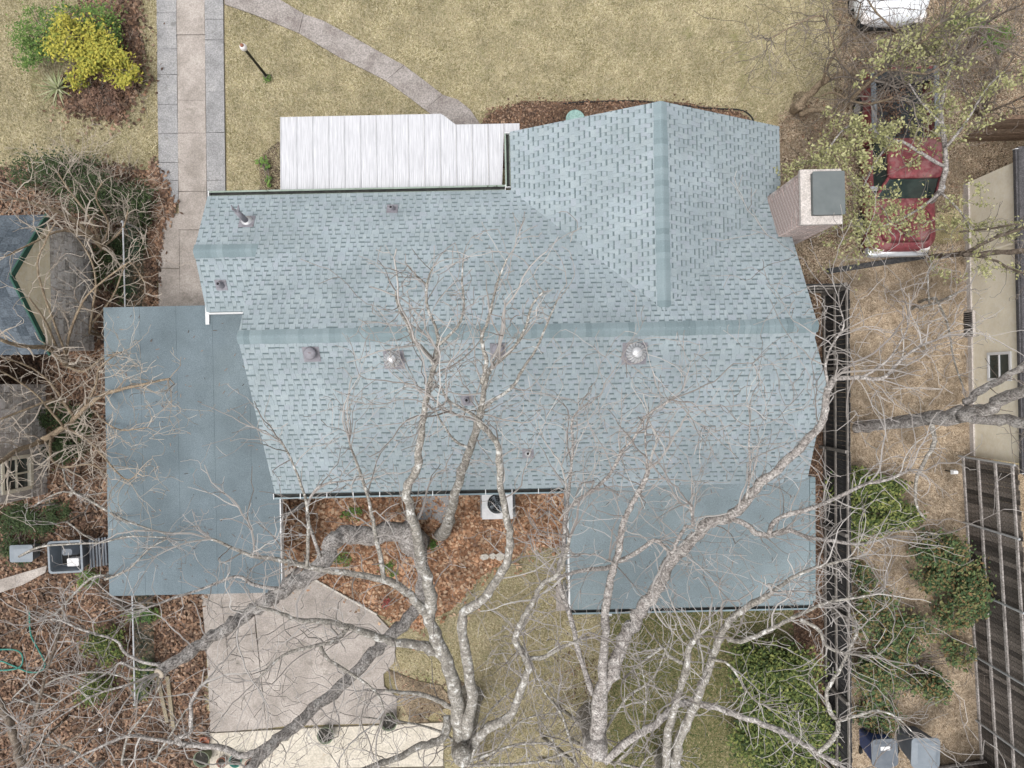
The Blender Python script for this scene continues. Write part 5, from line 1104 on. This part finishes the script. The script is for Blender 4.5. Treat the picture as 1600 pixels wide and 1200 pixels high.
# ------------------------------------------------------------------ yard things
lp = W(418, 121, 0); lt = W(381, 73, 2.05)
lamp = thing('lamp_post', 'slim black lamp post with pale globe on the front lawn', 'lamp post', lp)
q = MB(); q.lathe([(.09, 0), (.09, .05), (.05, .09), (.042, .12), (.04, 1.80), (.055, 1.82), (.055, 1.86)], lp, 14); q.build('post', M['black'], lamp, True)
q = MB(); q.lathe([(.05, 1.862), (.085, 1.90), (.10, 1.97), (.085, 2.05), (.05, 2.09)], lp, 16); q.build('lamp_globe', M['lamp'], lamp, True)
q = MB(); q.lathe([(.055, 2.091), (.05, 2.11), (.015, 2.15)], lp, 12); q.build('finial', M['clay'], lamp, True)
shrub('weed_clump', 'green grass tuft around the foot of the lamp post', 'plant', lp, [(419, 122, .06, .14, .14, .05, 60)], 'fresh_leaf', size=(.015, .04), subs=4)
bb = W(899, 186, .8); q0 = Vector((bb.x, bb.y, 0)); bath = thing('bird_bath', 'round pale green bird bath at the edge of the gable roof', 'bird bath', q0)
q = MB(); q.lathe([(.18, 0), (.17, .05), (.08, .12), (.06, .5), (.10, .66)], q0, 16); q.build('pedestal', M['bath'], bath, True)
q = MB(); q.lathe([(.10, .662), (.22, .70), (.285, .77), (.285, .79), (.265, .79), (.2, .755), (.05, .745)], q0, 24); q.build('bowl', M['bath'], bath, True)
# edging of the mulch bed
pts = [W(x, y, .03) for x, y in ((880, 162), (920, 159), (960, 158), (1000, 158), (1040, 162), (1080, 166), (1120, 170), (1150, 171), (1165, 175), (1175, 184), (1178, 195))]
q = MB(); q.tube([a for a, _ in smooth([(p, .03) for p in pts])], .028, 6); tag(q.build('bed_edging', M['black'], smooth=True), 'black rubber edging curving round the mulch bed', 'edging')
e0, e1 = W(478, 897, .06), W(590, 960, .06); ed = (e1 - e0); n = 5
t = thing('concrete_edging', 'thin pale edging strip along the courtyard leaves', 'edging', e0.lerp(e1, .5))
for i in range(n): q = MB(); q.beam(e0 + ed * (i / n + .004), e0 + ed * ((i + 1) / n - .004), .06, .14); q.build('edging_block', M['flag'], t)
# air conditioner
ac0 = W(777, 787, .8); s = .46
ac = thing('air_conditioner', 'square white air conditioner unit under the eave', 'air conditioner', (ac0.x, ac0.y, 0))
q = MB(); q.box((ac0.x - s - .08, ac0.y - s - .08, .01), (ac0.x + s + .08, ac0.y + s + .08, .09)); q.build('pad', M['concrete_grey'], ac)
q = MB(); q.loft([(ac0.x - s, ac0.x + s, ac0.y - s, ac0.y + s, .092, .05), (ac0.x - s, ac0.x + s, ac0.y - s, ac0.y + s, .64, .05)]); q.build('cabinet', M['gutter_grey'], ac)
top = MB(); N_ = 32
ring = [(math.cos(2 * math.pi * i / N_), math.sin(2 * math.pi * i / N_)) for i in range(N_)]
def sq(c, s_): m_ = max(abs(c[0]), abs(c[1])); return (c[0] / m_ * s_, c[1] / m_ * s_)
v = [(ac0.x + sq(c, s)[0], ac0.y + sq(c, s)[1], .80) for c in ring] + [(ac0.x + c[0] * .30, ac0.y + c[1] * .30, .80) for c in ring] + [(ac0.x + c[0] * .28, ac0.y + c[1] * .28, .70) for c in ring] + [(ac0.x + sq(c, s)[0], ac0.y + sq(c, s)[1], .642) for c in ring]
top.add(v, [f for i in range(N_) for f in ((i, (i + 1) % N_, N_ + (i + 1) % N_, N_ + i), (N_ + i, N_ + (i + 1) % N_, 2 * N_ + (i + 1) % N_, 2 * N_ + i), (3 * N_ + i, 3 * N_ + (i + 1) % N_, (i + 1) % N_, i))]); top.build('top_panel', M['paper'], ac)
q = MB(); q.lathe([(.285, .66), (.05, .662)], (ac0.x, ac0.y, 0), 24); q.build('fan_well', M['dark'], ac)
for k in range(4):
    a = k * math.pi / 2 + .4; q = MB(); v = [];
    for rr, da in ((.05, 0), (.25, -.05), (.25, .32), (.05, .5)): v.append((ac0.x + rr * math.cos(a + da), ac0.y + rr * math.sin(a + da), .73 + .03 * (da > .2)))
    q.add(v, [(0, 1, 2, 3)]); q.build('fan_blade', M['grey_metal'], ac)
q = MB()
for rr in (.06, .12, .18, .24): q.tube([(ac0.x + rr * c[0], ac0.y + rr * c[1], .795) for c in ring] + [(ac0.x + rr, ac0.y, .795)], .004, 4, cap=False)
for k in range(8): a = k * math.pi / 4; q.tube([(ac0.x, ac0.y, .8), (ac0.x + .3 * math.cos(a), ac0.y + .3 * math.sin(a), .8)], .004, 4, cap=False)
q.build('fan_guard', M['grey_metal'], ac)
for (px, py, r, lb) in ((757, 869, .14, 'leftmost pale flagstone at the courtyard edge'), (770, 868, .13, 'middle pale flagstone at the courtyard edge'), (781, 869, .17, 'rightmost and squarest pale flagstone at the courtyard edge')):
    c = W(px, py, .0); q = MB(); n = 6; off = random.uniform(0, 1)
    q.prism([(c.x + r * random.uniform(.8, 1.15) * math.cos(2 * math.pi * (i + off) / n), c.y + .75 * r * random.uniform(.8, 1.15) * math.sin(2 * math.pi * (i + off) / n)) for i in range(n)], .02, .11); tag(q.build('flagstone', M['flag']), lb, 'stone', 'flagstones at the courtyard edge')
c = W(677, 792, 0); q = MB(); q.prism(ragged([(c.x - .45, c.y - .35), (c.x + .5, c.y - .4), (c.x + .5, c.y + .9), (c.x - .45, c.y + .9)], .3, .08), .03, .075); tag(q.build('stone_pad', M['concrete_grey']), 'grey stone pad in the courtyard below the eave', 'pad')
# pots
def pot(px, py, r, h, label, rim='pot_green', z0=.09):
    c = W(px, py, h); t = thing('plant_pot', label, 'pot', (c.x, c.y, z0), 'round plant pots')
    q = MB(); q.lathe([(r * .75, z0), (r * .97, h - .04), (r * 1.02, h - .04), (r * 1.02, h), (r * .97, h), (r * .93, h - .10)], (c.x, c.y, 0), 22); q.build('tub', M[rim], t, True)
    q = MB(); q.lathe([(r * .94, h - .10), (r * .3, h - .09)], (c.x, c.y, 0), 18); q.build('soil', M['pot_soil'], t)
pot(508, 1150, .25, .42, 'round pot of dark soil standing alone on the cream apron'); pot(607, 1130, .25, .42, 'round pot on the apron edge beside the lichen tree')
pot(314, 1187, .24, .45, 'pale rimmed pot off the left end of the apron', z0=0.03); pot(345, 1192, .14, .3, 'small clay pot near the left end of the apron', 'clay'); pot(367, 1190, .19, .35, 'green pot between the two clay pots', 'hose'); pot(390, 1196, .16, .3, 'clay pot partly hidden by the curved limb', 'clay')
c = W(320, 1158, .2); q = MB(); q.lathe([(.1, .02), (.14, .22), (.15, .22), (.15, .25), (.12, .25), (.1, .1)], (c.x, c.y, 0), 16); tag(q.build('clay_pot', M['clay']), 'dark red clay pot beside the drive corner', 'pot')
# timbers, hose, bins
for (a, b, lb) in (((247, 1058), (262, 1128), 'left one of two old timbers lying in the leaves'), ((262, 1056), (272, 1140), 'right one of two old timbers lying in the leaves')):
    p, q_ = W(*a, .1), W(*b, .1); q = MB(); q.beam(p, q_, .11, .09); tag(q.build('old_timber', M['timber']), lb, 'timber', 'timbers in the leaf litter')
hp = [W(x, y, .16) for x, y in ((46, 955), (48, 990), (60, 1015), (70, 1035), (65, 1048), (45, 1050), (20, 1040), (0, 1033), (-20, 1040), (-10, 1047), (20, 1046), (33, 1040), (35, 1025), (25, 1016), (0, 1015), (-25, 1020))]
q = MB(); q.tube([a for a, _ in smooth([(p, .02) for p in hp], 6)], .026, 6); tag(q.build('garden_hose', M['hose'], smooth=True), 'green garden hose looped on the leaves', 'hose')
def bin_(px, py, h, wd, dp, label, body, lid, rz=0.0, open_=False, group=None):
    c = W(px, py, h); t = thing('trash_bin', label, 'bin', (c.x, c.y, 0)); T = Matrix.Translation((c.x, c.y, 0)) @ Matrix.Rotation(rz, 4, 'Z')
    q = MB(); q.loft([(-wd * .38, wd * .38, -dp * .36, dp * .36, .05, .06), (-wd * .48, wd * .48, -dp * .48, dp * .46, h - .08, .09), (-wd * .52, wd * .52, -dp * .52, dp * .5, h - .07, .1), (-wd * .52, wd * .52, -dp * .52, dp * .5, h - .02, .1)] + ([(-wd * .46, wd * .46, -dp * .46, dp * .44, h - .02, .08), (-wd * .38, wd * .38, -dp * .38, dp * .36, .35, .06)] if open_ else []), T=T); q.build('tub', M[body], t)
    if open_:
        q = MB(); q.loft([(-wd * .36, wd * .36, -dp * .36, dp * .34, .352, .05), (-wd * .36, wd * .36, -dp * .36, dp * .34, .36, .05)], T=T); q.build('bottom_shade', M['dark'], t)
        q = MB(); q.loft([(-wd * .05, wd * .3, -dp * .35, -dp * .1, .37, .03), (-wd * .05, wd * .3, -dp * .35, -dp * .1, .62, .03)], T=T); q.build('paper_bag', M['paper'], t)
        q = MB(); q.loft([(-wd * .3, wd * .2, -dp * .05, dp * .3, .37, .1), (-wd * .2, wd * .1, 0, dp * .2, .6, .06)], T=T); q.build('trash_bag', M['bin_slate'], t)
        l = MB()
        for i in range(7): l.box((wd * .55 + i * .065, -dp * .46, h - .35 + .01 * (i % 2) - i * .05), (wd * .55 + i * .065 + .06, dp * .44, h - .31 + .01 * (i % 2) - i * .05))
        l.v = [tuple(T @ Vector(v)) for v in l.v]; l.build('lid', M[lid], t)
    else:
        q = MB(); q.loft([(-wd * .54, wd * .54, -dp * .56, dp * .54, h - .018, .14), (-wd * .54, wd * .54, -dp * .56, dp * .54, h + .015, .14), (-wd * .46, wd * .46, -dp * .46, dp * .44, h + .03, .1), (-wd * .36, wd * .36, -dp * .4, dp * .38, h + .055, .05), (-wd * .34, wd * .34, -dp * .38, dp * .36, h + .06, .05)], T=T); q.build('lid', M[lid], t)
        q = MB(); q.v = []; q.beam((-wd * .3, -dp * .62, h - .05), (wd * .3, -dp * .62, h - .05), .04, .04); q.beam((-wd * .28, -dp * .62, h - .05), (-wd * .28, -dp * .5, h - .05), .03, .03); q.beam((wd * .28, -dp * .62, h - .05), (wd * .28, -dp * .5, h - .05), .03, .03)
        q.v = [tuple(T @ Vector(v)) for v in q.v]; q.build('handle', M[lid], t)
        for sx in (-1, 1):
            q = MB(); q.lathe([(.05, -.03), (.12, -.03), (.12, .03), (.05, .03)], tuple(T @ Vector((sx * wd * .4, -dp * .5, .12))), 14, axis=Matrix.Rotation(math.pi / 2, 3, 'Y')); q.build('wheel', M['rubber'], t)
    return t, T
tb_, T = bin_(1446, 1176, 1.1, .78, .82, 'grey wheeled trash bin nearest the tall board fence', 'bin_slate', 'bin_grey', -.05)
tc_, T2 = bin_(1382, 1176, 1.05, .72, .75, 'blue sided recycling bin beside the dark fence', 'bin_blue', 'bin_slate', .03)
q = MB(); q.box((-.14, .10, 1.112), (.14, .21, 1.118)); q.v = [tuple(T2 @ Vector(v)) for v in q.v]; q.build('label_plate', M['paper'], tc_)
bin_(101, 870, .8, 1.0, .95, 'open grey trash bin with a paper bag inside beside the ivy', 'bin_grey', 'bin_slate', .03, True)
c = W(33, 865, .5); q = MB(); q.loft([(c.x - .28, c.x + .28, c.y - .2, c.y + .2, .05, .05), (c.x - .33, c.x + .33, c.y - .24, c.y + .24, .46, .06), (c.x - .35, c.x + .35, c.y - .26, c.y + .26, .5, .06), (c.x - .2, c.x + .2, c.y - .15, c.y + .15, .53, .05)]); tag(q.build('storage_box', M['bin_grey']), 'pale blue lidded box in the ivy by the open bin', 'box')
c = W(1493, 738, .6); t = thing('garden_light', 'small white garden light at the head of the tall fence', 'light', (c.x, c.y, 0))
q = MB(); q.lathe([(.02, 0), (.02, .5)], (c.x, c.y, 0), 8); q.build('stake', M['black'], t); q = MB(); q.loft([(c.x - .09, c.x + .09, c.y - .07, c.y + .07, .5, .02), (c.x - .07, c.x + .07, c.y - .05, c.y + .05, .62, .03)]); q.build('lamp_head', M['white'], t)
for px, py, z, lb in ((158, 1139, .06, 'white scrap of litter in the lower left leaves'), (470, 835, .06, 'white scrap beside the carport post')):
    c = W(px, py, z); q = MB(); q.loft([(c.x - .07, c.x + .07, c.y - .06, c.y + .06, .03, .03), (c.x - .05, c.x + .05, c.y - .05, c.y + .05, .12, .03)]); tag(q.build('litter_scrap', M['paper']), lb, 'litter')
